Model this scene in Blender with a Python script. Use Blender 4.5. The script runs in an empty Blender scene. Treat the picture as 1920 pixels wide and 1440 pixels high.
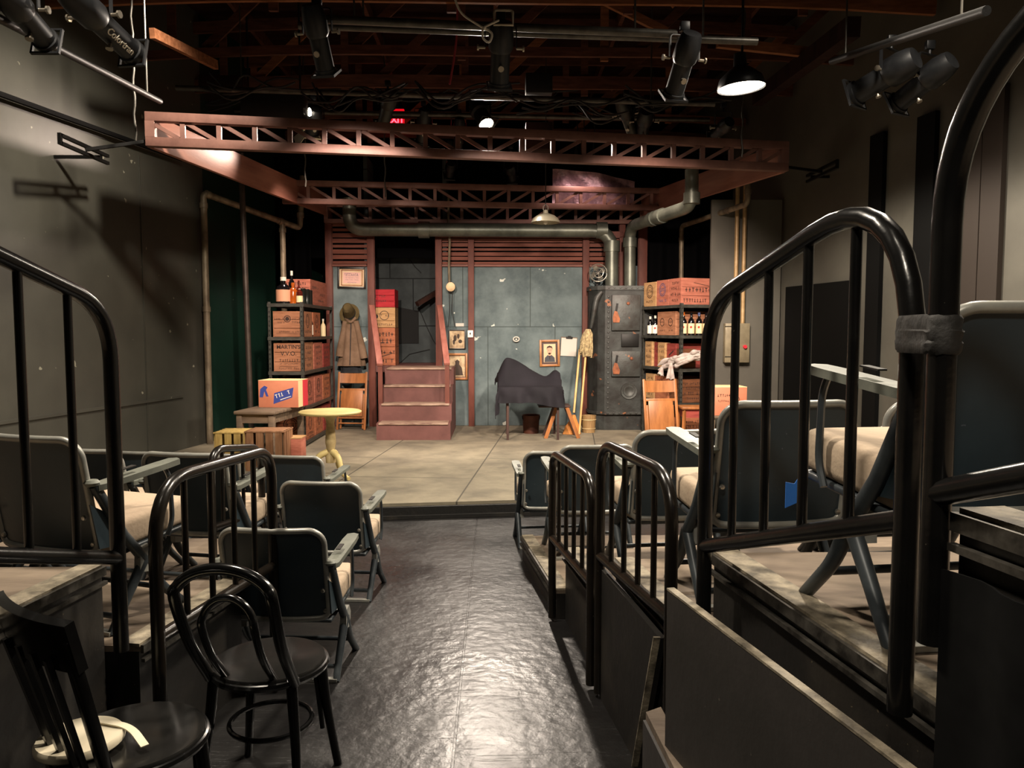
import bpy, bmesh, math, random
from mathutils import Vector, Matrix, Euler
random.seed(7)
sc = bpy.context.scene
C = sc.collection
PI = math.pi
V = Vector
# ------------------------------------------------------------------ camera
FPX = 1443.0
CAM_Z = 1.62
PITCH, YAW = math.atan(100 / FPX), math.atan(30 / FPX)
cam_d = bpy.data.cameras.new('camera')
cam_d.sensor_width = 36
cam_d.lens = FPX / 1920 * 36
cam_d.clip_start = 0.05
cam = bpy.data.objects.new('camera', cam_d)
C.objects.link(cam)
cam.location = (0, 0, CAM_Z)
cam.rotation_euler = (PI / 2 - PITCH, 0, -YAW)
sc.camera = cam
RM = cam.rotation_euler.to_matrix()


def ray(px, py):
    return RM @ V(((px - 960) / FPX, -(py - 720) / FPX, -1))


def at(px, py, Y):
    """point seen at that spot of the photograph, Y metres down the room"""
    d = ray(px, py)
    return V((0, 0, CAM_Z)) + d * (Y / d.y)


def atz(px, py, z):
    d = ray(px, py)
    return V((0, 0, CAM_Z)) + d * ((z - CAM_Z) / d.z)


# ------------------------------------------------------------------ materials
def lin(c):
    return c / 12.92 if c <= 0.04045 else ((c + 0.055) / 1.055) ** 2.4


def hx(s):
    s = s.lstrip('#')
    return tuple(lin(int(s[i:i + 2], 16) / 255) for i in (0, 2, 4)) + (1,)


def mat(name, col, rough=.6, metal=0, col2=None, scale=4, stretch=(1, 1, 1), lo=.35, hi=.65, bump=0, bscale=40,
        spec=.5, rough2=None, coat=0, fleck=None, emit=None, estr=0):
    m = bpy.data.materials.new(name)
    m.use_nodes = True
    nt = m.node_tree
    n, l = nt.nodes, nt.links
    b = n['Principled BSDF']
    b.inputs['Base Color'].default_value = hx(col)
    b.inputs['Roughness'].default_value = rough
    b.inputs['Metallic'].default_value = metal
    b.inputs['Specular IOR Level'].default_value = spec
    b.inputs['Coat Weight'].default_value = coat
    if emit:
        b.inputs['Emission Color'].default_value = hx(emit)
        b.inputs['Emission Strength'].default_value = estr
    tc = n.new('ShaderNodeTexCoord')
    mp = n.new('ShaderNodeMapping')
    mp.inputs['Scale'].default_value = stretch
    l.new(tc.outputs['Object'], mp.inputs['Vector'])
    m['vec'] = 1
    out = None
    if col2:
        nz = n.new('ShaderNodeTexNoise')
        nz.inputs['Scale'].default_value = scale
        nz.inputs['Detail'].default_value = 6
        nz.inputs['Roughness'].default_value = .6
        l.new(mp.outputs[0], nz.inputs['Vector'])
        rp = n.new('ShaderNodeValToRGB')
        rp.color_ramp.elements[0].position = lo
        rp.color_ramp.elements[1].position = hi
        rp.color_ramp.elements[0].color = hx(col)
        rp.color_ramp.elements[1].color = hx(col2)
        l.new(nz.outputs['Fac'], rp.inputs['Fac'])
        out = rp.outputs['Color']
        if rough2 is not None:
            mr = n.new('ShaderNodeMapRange')
            mr.inputs['From Min'].default_value = lo
            mr.inputs['From Max'].default_value = hi
            mr.inputs['To Min'].default_value = rough
            mr.inputs['To Max'].default_value = rough2
            l.new(nz.outputs['Fac'], mr.inputs['Value'])
            l.new(mr.outputs[0], b.inputs['Roughness'])
    if fleck:
        fcol, fscale, thr = fleck
        fz = n.new('ShaderNodeTexNoise')
        fz.inputs['Scale'].default_value = fscale
        fz.inputs['Detail'].default_value = 2
        l.new(mp.outputs[0], fz.inputs['Vector'])
        fr = n.new('ShaderNodeValToRGB')
        fr.color_ramp.elements[0].position = thr
        fr.color_ramp.elements[1].position = thr + .02
        l.new(fz.outputs['Fac'], fr.inputs['Fac'])
        mx = n.new('ShaderNodeMix')
        mx.data_type = 'RGBA'
        l.new(fr.outputs['Color'], mx.inputs['Factor'])
        if out:
            l.new(out, mx.inputs['A'])
        else:
            mx.inputs['A'].default_value = hx(col)
        mx.inputs['B'].default_value = hx(fcol)
        out = mx.outputs['Result']
    if out:
        l.new(out, b.inputs['Base Color'])
    if bump:
        bz = n.new('ShaderNodeTexNoise')
        bz.inputs['Scale'].default_value = bscale
        bz.inputs['Detail'].default_value = 5
        l.new(mp.outputs[0], bz.inputs['Vector'])
        bp = n.new('ShaderNodeBump')
        bp.inputs['Strength'].default_value = bump
        bp.inputs['Distance'].default_value = .02
        l.new(bz.outputs['Fac'], bp.inputs['Height'])
        l.new(bp.outputs[0], b.inputs['Normal'])
    return m


def seams(m, w, h, mortar, col=None, bump=.6, rot=0, off=.5, loc=(0, 0, 0)):
    """board or sheet joints: a brick pattern over the material's own colour"""
    nt = m.node_tree
    n, l = nt.nodes, nt.links
    b = n['Principled BSDF']
    tc = n.new('ShaderNodeTexCoord')
    mp = n.new('ShaderNodeMapping')
    mp.inputs['Location'].default_value = loc
    mp.inputs['Rotation'].default_value = (rot if isinstance(rot, tuple) else (0, 0, rot))
    l.new(tc.outputs['Object'], mp.inputs['Vector'])
    br = n.new('ShaderNodeTexBrick')
    br.inputs['Scale'].default_value = 1
    br.inputs['Brick Width'].default_value = w
    br.inputs['Row Height'].default_value = h
    br.inputs['Mortar Size'].default_value = mortar
    br.inputs['Mortar Smooth'].default_value = .2
    br.offset = off
    l.new(mp.outputs[0], br.inputs['Vector'])
    if col:
        mx = n.new('ShaderNodeMix')
        mx.data_type = 'RGBA'
        l.new(br.outputs['Fac'], mx.inputs['Factor'])
        src = b.inputs['Base Color'].links[0].from_socket if b.inputs['Base Color'].links else None
        if src:
            l.new(src, mx.inputs['A'])
        else:
            mx.inputs['A'].default_value = b.inputs['Base Color'].default_value
        mx.inputs['B'].default_value = hx(col)
        l.new(mx.outputs['Result'], b.inputs['Base Color'])
    if bump:
        bp = n.new('ShaderNodeBump')
        bp.invert = True
        bp.inputs['Strength'].default_value = bump
        bp.inputs['Distance'].default_value = .01
        l.new(br.outputs['Fac'], bp.inputs['Height'])
        if b.inputs['Normal'].links:
            l.new(b.inputs['Normal'].links[0].from_socket, bp.inputs['Normal'])
        l.new(bp.outputs[0], b.inputs['Normal'])
    return m


def scratches(m, scale=3, strength=.35):
    """fine scuffs: two stretched noises in the bump"""
    nt = m.node_tree
    n, l = nt.nodes, nt.links
    b = n['Principled BSDF']
    tc = n.new('ShaderNodeTexCoord')
    prev = b.inputs['Normal'].links[0].from_socket if b.inputs['Normal'].links else None
    for ang, st in ((.5, (1.2, 40, 1)), (-.7, (2, 60, 1))):
        mp = n.new('ShaderNodeMapping')
        mp.inputs['Rotation'].default_value = (0, 0, ang)
        mp.inputs['Scale'].default_value = st
        l.new(tc.outputs['Object'], mp.inputs['Vector'])
        nz = n.new('ShaderNodeTexNoise')
        nz.inputs['Scale'].default_value = scale
        nz.inputs['Detail'].default_value = 3
        nz.inputs['Distortion'].default_value = .6
        l.new(mp.outputs[0], nz.inputs['Vector'])
        rp = n.new('ShaderNodeValToRGB')
        rp.color_ramp.elements[0].position = .66
        rp.color_ramp.elements[1].position = .70
        l.new(nz.outputs['Fac'], rp.inputs['Fac'])
        bp = n.new('ShaderNodeBump')
        bp.inputs['Strength'].default_value = strength
        bp.inputs['Distance'].default_value = .004
        l.new(rp.outputs['Color'], bp.inputs['Height'])
        if prev:
            l.new(prev, bp.inputs['Normal'])
        prev = bp.outputs[0]
    l.new(prev, b.inputs['Normal'])
    return m


MT = {}
MT['floor'] = scratches(seams(mat('black_floor_paint', '151415', .27, col2='21201f', scale=1.6, rough2=.42, bump=.26, bscale=14, spec=.55),
                              2.4, 1.22, .006, '0a0a0a', .5, rot=PI / 2, loc=(1.32, .165, 0)), 3, .3)
MT['stagefloor'] = seams(mat('stage_canvas', '827a68', .8, col2='625c50', scale=2.2, bump=.12, bscale=30, spec=.25),
                         2.4, 1.3, .008, '4a463e', .5, rot=PI / 2 + .1)
MT['black'] = mat('black_paint', '121212', .5, col2='1c1b1a', scale=6, bump=.05, spec=.4)
MT['blackwood'] = mat('black_wood', '151413', .55, col2='2c2822', scale=3, stretch=(1, 6, 1), lo=.5, hi=.75, bump=.15)
MT['fascia'] = mat('scuffed_black_board', '1b1917', .5, col2='37322b', scale=2.5, lo=.45, hi=.8, bump=.12, bscale=20, fleck=('58503f', 60, .74))
MT['panel'] = mat('charcoal_board', '2c2926', .55, col2='363230', scale=2, bump=.08, bscale=25, fleck=('57504a', 50, .76))
MT['deck'] = mat('worn_plywood_deck', '8c7d6c', .75, col2='584c42', scale=1.4, stretch=(1, 3.5, 1), lo=.35, hi=.7, bump=.2, bscale=20, spec=.3)
MT['deckedge'] = mat('scuffed_deck_edge', '9a8f7a', .7, col2='514a3e', scale=14, bump=.3)
MT['trimmetal'] = mat('dull_steel_trim', '6f6b64', .4, .7, col2='3a3733', scale=20)
MT['skirt'] = mat('black_cloth', '0c0c0c', .95, col2='151515', scale=8, spec=.1)
MT['rail'] = mat('glossy_black_pipe', '0b0b0b', .24, col2='141312', scale=9, spec=.5, bump=.03, bscale=60, fleck=('4a463e', 70, .78))
MT['railbrown'] = mat('worn_bronze_pipe', '110e0b', .26, col2='1c1712', scale=7, spec=.5, bump=.03, bscale=60, fleck=('57503f', 70, .76))
MT['chairblue'] = mat('chair_blue_grey', '28343b', .42, col2='303d44', scale=4, bump=.03, bscale=50, fleck=('59616a', 35, .77))
MT['chairrim'] = mat('chair_rim_grey', 'a3a299', .35, .2, col2='83837f', scale=8)
MT['chairtube'] = mat('chair_tube_slate', '30363b', .4, .2, col2='454b4e', scale=10, fleck=('707070', 50, .76))
MT['armrest'] = mat('armrest_grey', '77796f', .5, .05, col2='64675f', scale=10, bump=.05)
MT['slot'] = mat('slot_brown', '1c1612', .7)
MT['cushion'] = mat('beige_seat_cloth', 'b5a28c', .9, col2='907c6a', scale=3, lo=.4, hi=.8, bump=.15, bscale=50, spec=.2)
MT['steelbright'] = mat('bright_steel', 'b8b5ac', .3, .9)
MT['tape'] = mat('blue_tape', '2f6fc4', .6)
MT['gaff'] = mat('black_gaffer_tape', '161514', .65, col2='2c2a27', scale=14, bump=.3, bscale=30)
MT['bent'] = mat('black_lacquer', '0a0a0a', .18, col2='121212', scale=8, spec=.6)
MT['bentseat'] = mat('black_lacquer_seat', '141413', .17, col2='222120', scale=2, spec=.6, bump=.03, bscale=8)
MT['white'] = mat('cream_white', 'e6dcc2', .6, col2='d8ccb0', scale=6)
MT['wall'] = mat('dark_wall_paint', '484740', .42, col2='393833', scale=.8, bump=.1, bscale=6, spec=.4, fleck=('8a8778', 9, .735))
MT['wallgreen'] = mat('dark_green_wall_paint', '0d2a20', .5, col2='10211c', scale=.8, bump=.1, bscale=6, spec=.35, fleck=('6f7a68', 7, .76))
MT['wallright'] = mat('dark_wall_paint_warm', '5f5c54', .5, col2='4e4b45', scale=.9, bump=.08, bscale=8, spec=.35)
MT['batten'] = mat('black_batten_paint', '060606', .75, spec=.15)
MT['brownstrip'] = mat('dark_brown_strip', '261c15', .7)
MT['void'] = mat('black_drape', '070708', .95, spec=.05)
MT['ceil'] = mat('dark_red_brown_boards', '301e1a', .85, col2='201411', scale=2, stretch=(1, 5, 1), bump=.1, spec=.1)
MT['joist'] = mat('red_brown_timber', '654032', .8, col2='472c24', scale=3, stretch=(1, 6, 6), bump=.1, spec=.15)
MT['joistorange'] = mat('orange_timber', '8a5a3e', .8, col2='6b4229', scale=4, stretch=(1, 6, 6), spec=.15)
MT['truss'] = mat('oxide_red_steel', '7c594f', .5, .1, col2='694a42', scale=6, bump=.04, spec=.35)
MT['beamwood'] = mat('oxide_red_board', '966656', .5, 0, col2='7a4e42', scale=2.5, stretch=(1, .4, 4), bump=.06, spec=.35, fleck=('4a2820', 30, .74))
MT['redwood'] = mat('red_brown_paint', '6c3d32', .6, col2='522c24', scale=3, stretch=(2, 2, .6), bump=.08, spec=.3)
MT['louver'] = mat('louver_red_brown', '7a4638', .55, col2='603428', scale=4, stretch=(.5, 3, 3), spec=.3)
MT['stair'] = mat('maroon_stair_paint', '6c4742', .6, col2='543632', scale=2, bump=.05, spec=.3)
MT['tread'] = mat('worn_stair_nosing', 'a9927e', .6, col2='5a3a30', scale=6, stretch=(1, 4, 4), lo=.3, hi=.7)
MT['stairrail'] = mat('pink_brown_rail_paint', 'a0665a', .55, col2='8a5247', scale=5, stretch=(3, 1, 1))
MT['plaster'] = seams(mat('grey_blue_plaster', '6c797a', .75, col2='3f4b4e', scale=2.4, lo=.32, hi=.72, bump=.18, bscale=9, spec=.25, fleck=('c4c9c0', 5.5, .70)),
                      1.05, 1.55, .006, '3a4342', .35, rot=(PI / 2, 0, 0), off=.37)
MT['alcove'] = seams(mat('dark_concrete', '454b4c', .8, col2='2f3435', scale=1.7, bump=.2, bscale=8, spec=.2),
                     1.3, .8, .01, '1c1f20', .5, rot=(PI / 2, 0, 0), off=.3)
MT['crack'] = mat('crack_black', '101111', .9)
MT['pipe'] = mat('galvanised_duct', '71756a', .42, .55, col2='565a52', scale=5, bump=.05, bscale=15)
MT['pipebrown'] = mat('tarnished_duct', '6b6a58', .45, .5, col2='4e4c40', scale=4, bump=.05, bscale=15)
MT['thinpipe'] = mat('rusty_pipe', '8d806a', .5, .3, col2='5f5344', scale=9, stretch=(1, 1, .5), bump=.06)
MT['pipedark'] = mat('dark_iron_pipe', '4a4038', .5, .4, col2='342c27', scale=8)
MT['conduit'] = mat('tan_conduit', 'b89a72', .45, .2, col2='94784f', scale=8)
MT['shelf'] = mat('grey_steel_shelf', '4f4f4a', .5, .4, col2='36352f', scale=10, stretch=(1, 1, 2))
MT['boiler'] = mat('sooty_iron', '3a3d3b', .55, .35, col2='23211f', scale=4, bump=.15, bscale=18, fleck=('7c5138', 5, .70))
MT['boilerlight'] = mat('grey_iron_plate', '4a4e4c', .5, .35, col2='33302d', scale=5, bump=.12, fleck=('8a5a3c', 6, .69))
MT['iron'] = mat('black_iron', '191817', .5, .5)
MT['rust'] = mat('rust_latch', '9a5a34', .6, .2, col2='6b3a22', scale=12)
MT['cloth'] = mat('charcoal_cloth', '211f24', .85, col2='1a191d', scale=3, bump=.06, bscale=80, spec=.2)
MT['darkwood'] = mat('dark_brown_wood', '3a221a', .5, col2='2a1712', scale=5, stretch=(4, 4, .6))
MT['orangewood'] = mat('orange_varnished_wood', 'a56a3c', .4, col2='80502b', scale=4, stretch=(3, 3, .7), spec=.4)
MT['palewood'] = mat('pale_broom_wood', 'd9ae72', .5, col2='c4935a', scale=5, stretch=(4, 4, .5))
MT['mop'] = mat('mop_yarn', 'b5a277', .95, col2='7c6c50', scale=30, bump=.5, bscale=60)
MT['straw'] = mat('broom_straw', 'd08a45', .8, col2='b06c30', scale=10, stretch=(12, 12, .5), bump=.3, bscale=60)
MT['bucket'] = mat('rusted_bucket', '5a3221', .55, .3, col2='3e2017', scale=6)
MT['tanbucket'] = mat('tan_wood_bucket', '9c7d50', .6, col2='7c6140', scale=8, stretch=(8, 8, .4))
MT['benchwood'] = mat('weathered_grey_wood', '75634f', .7, col2='54463a', scale=4, stretch=(.6, 5, 5), bump=.1)
MT['cream'] = mat('cream_table_paint', 'dcc98c', .55, col2='c9b273', scale=4)
MT['creamdark'] = mat('cream_pedestal_paint', 'cdb888', .6, col2='a08960', scale=7)
MT['slatyellow'] = mat('yellow_pine', 'c2a562', .7, col2='a3864a', scale=6, stretch=(5, 5, .7))
MT['slatbrown'] = mat('brown_pine', '9a7050', .7, col2='7d5639', scale=6, stretch=(5, 5, .7))
CR = {}
for k, a, b in (('tan', 'a9775a', '8b5e45'), ('orange', 'ae6e4e', '91573e'), ('salmon', 'b06d5a', '925646'),
                ('red', '94453d', '78322d'), ('crimson', 'b02c34', '962129'), ('pale', 'b99469', 'a07b53'), ('brown', '70472f', '553421')):
    CR[k] = mat('crate_%s' % k, a, .7, col2=b, scale=5, stretch=(1, 1, 6), bump=.06, spec=.2)
MT['ink'] = mat('stencil_ink', '2e1b14', .7)
MT['inkblue'] = mat('blue_ink', '3a4468', .7)
MT['inkred'] = mat('red_ink', 'c03428', .7)
MT['blue'] = mat('print_blue', '2f3f86', .6)
MT['cartonorange'] = mat('carton_orange', 'c07a5c', .65, col2='b06a4e', scale=3)
MT['cartoncream'] = mat('carton_cream', 'e3cf9c', .65)
MT['cartonred'] = mat('carton_red', 'd03440', .6)
MT['glassblack'] = mat('dark_bottle_glass', '0d0b0d', .12, spec=.7)
MT['glassgreen'] = mat('green_bottle_glass', '0d1a12', .12, spec=.7)
MT['glassamber'] = mat('amber_bottle_glass', '8a3e10', .15, spec=.7, col2='b45a1a', scale=8)
MT['glassrust'] = mat('russet_bottle_glass', '4a140c', .15, spec=.7)
MT['label'] = mat('paper_label_cream', 'e8d6a8', .7)
MT['labelwhite'] = mat('paper_label_white', 'dcd5c6', .7)
MT['labelpink'] = mat('paper_label_pink', 'cf9878', .7)
MT['tin'] = mat('black_tin', '1a1f1c', .3, .4)
MT['coat'] = mat('brown_overcoat_cloth', '7d6654', .9, col2='655140', scale=5, bump=.1, bscale=60, spec=.15)
MT['coatdark'] = mat('dark_trouser_cloth', '23262b', .9, col2='1a1c20', scale=5)
MT['hat'] = mat('olive_felt', '55492f', .9, col2='453b27', scale=8, spec=.1)
MT['frameblack'] = mat('black_picture_frame', '141210', .4)
MT['framegold'] = mat('gold_wood_frame', 'a97444', .45, .1, col2='8a5a30', scale=8)
MT['framedark'] = mat('dark_frame_liner', '35190f', .5)
MT['paper'] = mat('aged_paper', 'd6bd9a', .8, col2='c5a884', scale=5)
MT['paperpink'] = mat('pink_paper', 'd8aca0', .8)
MT['paperwhite'] = mat('white_paper', 'bdb9af', .8)
MT['sepia'] = mat('sepia_print', '8a7358', .8, col2='c0aa88', scale=7, lo=.42, hi=.58)
MT['sepiadark'] = mat('sepia_dark', '3a2e25', .8)
MT['skin'] = mat('print_flesh', 'c89a80', .8)
MT['suit'] = mat('print_suit_grey', '3f4146', .8)
MT['fan'] = mat('fan_steel', 'b8b4a8', .3, .8)
MT['enamel'] = mat('cream_enamel', '99937f', .35, .1)
MT['enamelwhite'] = mat('white_enamel', 'ece6d6', .4)
MT['fuse'] = mat('grey_fuse_box', '8a8068', .5, .2, col2='746a55', scale=8)
MT['redknob'] = mat('red_knob', 'd02838', .4)
MT['rag'] = mat('white_rag', 'b5aba4', .9, col2='93857f', scale=9, bump=.1, bscale=40)
MT['lampbody'] = mat('black_lamp_housing', '131416', .42, .2, col2='1e1f21', scale=8, spec=.4)
MT['lampdark'] = mat('dark_lamp_housing', '17150f', .45, .2)
MT['knob'] = mat('steel_knob', '9a9284', .35, .8)
MT['lens'] = mat('lamp_lens', '3a3e42', .1, 0, spec=.9)
MT['glow'] = mat('lit_lamp', 'ffffff', .5, emit='fff0d8', estr=30)
MT['glowbig'] = mat('lit_shop_lamp', 'ffffff', .5, emit='fff1dc', estr=22)
MT['bulb'] = mat('small_lit_bulb', 'ffffff', .5, emit='ffe2b8', estr=14)
MT['exitface'] = mat('exit_sign_face', '3a0508', .5, emit='ff1020', estr=.8)
MT['exitletter'] = mat('exit_sign_letter', 'ff5060', .5, emit='ff3848', estr=7)
MT['cablewhite'] = mat('white_cable', 'c4bdae', .6)
MT['cableblack'] = mat('black_cable', '141312', .6)
MT['cablered'] = mat('red_cable', '8a3038', .6)
MT['gridpipe'] = mat('grey_grid_pipe', '53504a', .4, .5, col2='37342f', scale=10)
MT['foil'] = mat('pink_lit_sheet', '8a6a70', .4, .3, col2='5c464e', scale=9, bump=.5, bscale=25)
MT['gelsilver'] = mat('silver_door', 'c8bda8', .35, .7)


# ------------------------------------------------------------------ mesh helpers
def nb():
    return bmesh.new()


def box(bm, c, s, rot=None, bev=0, seg=2):
    M = Matrix.Translation(V(c))
    if rot is not None:
        M = M @ (rot.to_4x4() if isinstance(rot, Matrix) else Euler(rot).to_matrix().to_4x4())
    r = bmesh.ops.create_cube(bm, size=1, matrix=M @ Matrix.Diagonal((s[0], s[1], s[2], 1)))
    if bev:
        es = list({e for v in r['verts'] for e in v.link_edges})
        bmesh.ops.bevel(bm, geom=es, offset=min(bev, .45 * min(s)), segments=seg, affect='EDGES', profile=.5)
    return bm


def bar(bm, p, q, w, h, up=V((0, 0, 1)), bev=0):
    """square bar from p to q, w across and h along up"""
    p, q = V(p), V(q)
    d = (q - p)
    L = d.length
    y = d.normalized()
    x = y.cross(V(up))
    if x.length < 1e-4:
        x = y.cross(V((1, 0, 0)))
    x.normalize()
    z = x.cross(y)
    M = Matrix((x, y, z)).transposed()
    return box(bm, (p + q) / 2, (w, L, h), M, bev)


def fillet(pts, rad, n=6):
    pts = [V(p) for p in pts]
    out = [pts[0]]
    for i in range(1, len(pts) - 1):
        r = rad[i - 1] if isinstance(rad, (list, tuple)) else rad
        a, b, c = pts[i - 1], pts[i], pts[i + 1]
        u, w = (a - b), (c - b)
        k = min(r, u.length * .48, w.length * .48)
        s, e = b + u.normalized() * k, b + w.normalized() * k
        for j in range(n + 1):
            t = j / n
            out.append(s * (1 - t) ** 2 + b * 2 * t * (1 - t) + e * t ** 2)
    out.append(pts[-1])
    return out


def spline(pts, n=6):
    pts = [V(p) for p in pts]
    e = [pts[0] * 2 - pts[1]] + pts + [pts[-1] * 2 - pts[-2]]
    out = []
    for i in range(1, len(e) - 2):
        a, b, c, d = e[i - 1:i + 3]
        for j in range(n):
            t = j / n
            out.append(.5 * (2 * b + (c - a) * t + (2 * a - 5 * b + 4 * c - d) * t * t + (3 * b - a - 3 * c + d) * t ** 3))
    return out + [pts[-1]]


def tube(bm, pts, r, seg=10, closed=False, caps=True):
    pts = [V(p) for p in pts]
    n = len(pts)
    rs = r if isinstance(r, (list, tuple)) else [r] * n
    tans = []
    for i in range(n):
        a = pts[i - 1] if (i > 0 or closed) else pts[i]
        b = pts[(i + 1) % n] if (i < n - 1 or closed) else pts[i]
        tans.append((b - a).normalized())
    nrm = tans[0].orthogonal().normalized()
    rings = []
    for i in range(n):
        if i:
            ax = tans[i - 1].cross(tans[i])
            if ax.length > 1e-6:
                nrm = Matrix.Rotation(tans[i - 1].angle(tans[i]), 3, ax.normalized()) @ nrm
        nrm = (nrm - tans[i] * nrm.dot(tans[i])).normalized()
        bi = tans[i].cross(nrm)
        rings.append([bm.verts.new(pts[i] + (nrm * math.cos(2 * PI * k / seg) + bi * math.sin(2 * PI * k / seg)) * rs[i]) for k in range(seg)])
    for i in range(n if closed else n - 1):
        A, B = rings[i], rings[(i + 1) % n]
        for k in range(seg):
            bm.faces.new((A[k], A[(k + 1) % seg], B[(k + 1) % seg], B[k]))
    if caps and not closed:
        bm.faces.new(rings[0][::-1])
        bm.faces.new(rings[-1])
    return bm


def cyl(bm, p, q, r, r2=None, seg=16):
    return tube(bm, [p, q], [r, r if r2 is None else r2], seg)


def lathe(bm, prof, c=(0, 0, 0), seg=24, M=None):
    M = M or Matrix.Identity(4)
    rings = []
    for r, z in prof:
        if r < 1e-5:
            rings.append([bm.verts.new(M @ (V(c) + V((0, 0, z))))])
        else:
            rings.append([bm.verts.new(M @ (V(c) + V((r * math.cos(2 * PI * k / seg), r * math.sin(2 * PI * k / seg), z)))) for k in range(seg)])
    for A, B in zip(rings, rings[1:]):
        for k in range(seg):
            k2 = (k + 1) % seg
            if len(A) == 1 and len(B) == 1:
                continue
            if len(A) == 1:
                bm.faces.new((A[0], B[k2], B[k]))
            elif len(B) == 1:
                bm.faces.new((A[k], A[k2], B[0]))
            else:
                bm.faces.new((A[k], A[k2], B[k2], B[k]))
    return bm


def prism(bm, poly, O, R, U, th):
    """flat outline in the plane O + R*x + U*y, th thick along R x U"""
    O, R, U = V(O), V(R).normalized(), V(U).normalized()
    N = R.cross(U)
    a = [bm.verts.new(O + R * x + U * y) for x, y in poly]
    b = [bm.verts.new(O + R * x + U * y + N * th) for x, y in poly]
    bm.faces.new(a[::-1])
    bm.faces.new(b)
    n = len(poly)
    for i in range(n):
        bm.faces.new((a[i], a[(i + 1) % n], b[(i + 1) % n], b[i]))
    return bm


def grid(bm, f, nu, nv, th=0):
    g = [[bm.verts.new(f(i / nu, j / nv)) for j in range(nv + 1)] for i in range(nu + 1)]
    fs = [bm.faces.new((g[i][j], g[i + 1][j], g[i + 1][j + 1], g[i][j + 1])) for i in range(nu) for j in range(nv)]
    if th:
        bm.normal_update()
        h = [[bm.verts.new(v.co - v.normal * th) for v in r] for r in g]
        for i in range(nu):
            for j in range(nv):
                bm.faces.new((h[i][j], h[i][j + 1], h[i + 1][j + 1], h[i + 1][j]))
        for i in range(nu):
            bm.faces.new((g[i][0], h[i][0], h[i + 1][0], g[i + 1][0]))
            bm.faces.new((g[i][nv], g[i + 1][nv], h[i + 1][nv], h[i][nv]))
        for j in range(nv):
            bm.faces.new((g[0][j], g[0][j + 1], h[0][j + 1], h[0][j]))
            bm.faces.new((g[nu][j], h[nu][j], h[nu][j + 1], g[nu][j + 1]))
    return bm


def loft(bm, rings, seg=24, fold=0, nf=7, ph=0):
    """closed body from (centre, rx, ry) rings with soft folds"""
    R = []
    for c, rx, ry, fa in [(r + (1,)) if len(r) == 3 else r for r in rings]:
        ring = []
        for k in range(seg):
            a = 2 * PI * k / seg
            w = 1 + fold * fa * math.sin(nf * a + ph)
            ring.append(bm.verts.new(V(c) + V((rx * w * math.cos(a), ry * w * math.sin(a), 0))))
        R.append(ring)
    for A, B in zip(R, R[1:]):
        for k in range(seg):
            bm.faces.new((A[k], A[(k + 1) % seg], B[(k + 1) % seg], B[k]))
    bm.faces.new(R[0][::-1])
    bm.faces.new(R[-1])
    return bm


def ob(name, bm, m, parent=None, smooth=40, world=True, m2=None):
    """link a bmesh as one object; world coordinates are brought into the parent's space"""
    bmesh.ops.recalc_face_normals(bm, faces=bm.faces)
    me = bpy.data.meshes.new(name)
    root = parent
    if parent is None:
        xs = [v.co for v in bm.verts]
        lo = V((min(v.x for v in xs), min(v.y for v in xs), min(v.z for v in xs)))
        hi = V((max(v.x for v in xs), max(v.y for v in xs), max(v.z for v in xs)))
        c = V(((lo.x + hi.x) / 2, (lo.y + hi.y) / 2, lo.z))
        bmesh.ops.translate(bm, verts=bm.verts, vec=-c)
    elif world:
        while root.parent:
            root = root.parent
        mi = (Matrix.Translation(root.location) @ root.rotation_euler.to_matrix().to_4x4()).inverted()
        bmesh.ops.transform(bm, matrix=mi, verts=bm.verts)
    bm.to_mesh(me)
    bm.free()
    if smooth:
        me.shade_smooth()
        me.set_sharp_from_angle(angle=math.radians(smooth))
    me.materials.append(m if not isinstance(m, str) else MT[m])
    if m2:
        me.materials.append(MT[m2])
    o = bpy.data.objects.new(name, me)
    C.objects.link(o)
    if parent is None:
        o.location = c
    else:
        o.parent = parent
    return o


def tag(o, label, cat, group=None, kind=None):
    o['label'] = label
    o['category'] = cat
    if group:
        o['group'] = group
    if kind:
        o['kind'] = kind
    return o


def thing(name, label, cat, loc=(0, 0, 0), rot=(0, 0, 0), group=None):
    o = bpy.data.objects.new(name, None)
    o.empty_display_size = .1
    C.objects.link(o)
    o.location = loc
    o.rotation_euler = (0, 0, rot) if not isinstance(rot, (tuple, list, Euler)) else rot
    return tag(o, label, cat, group)


def lp(name, bm, m, t, smooth=40, m2=None):
    """part in the thing's own coordinates"""
    return ob(name, bm, m, t, smooth, world=False, m2=m2)


def struct(name, bm, m, label=None, parent=None, smooth=40):
    o = ob(name, bm, m, parent, smooth)
    if parent is None:
        o['kind'] = 'structure'
        if label:
            o['label'] = label
            o['category'] = name.split('_')[0]
    return o


def dup(root, loc, rot, label, group=None):
    r = root.copy()
    C.objects.link(r)
    r.location = loc
    r.rotation_euler = (0, 0, rot) if not isinstance(rot, (tuple, list)) else rot
    r['label'] = label
    if group:
        r['group'] = group
    for ch in root.children:
        c = ch.copy()
        C.objects.link(c)
        c.parent = r
        for g in ch.children:
            d = g.copy()
            C.objects.link(d)
            d.parent = c
    return r


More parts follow.
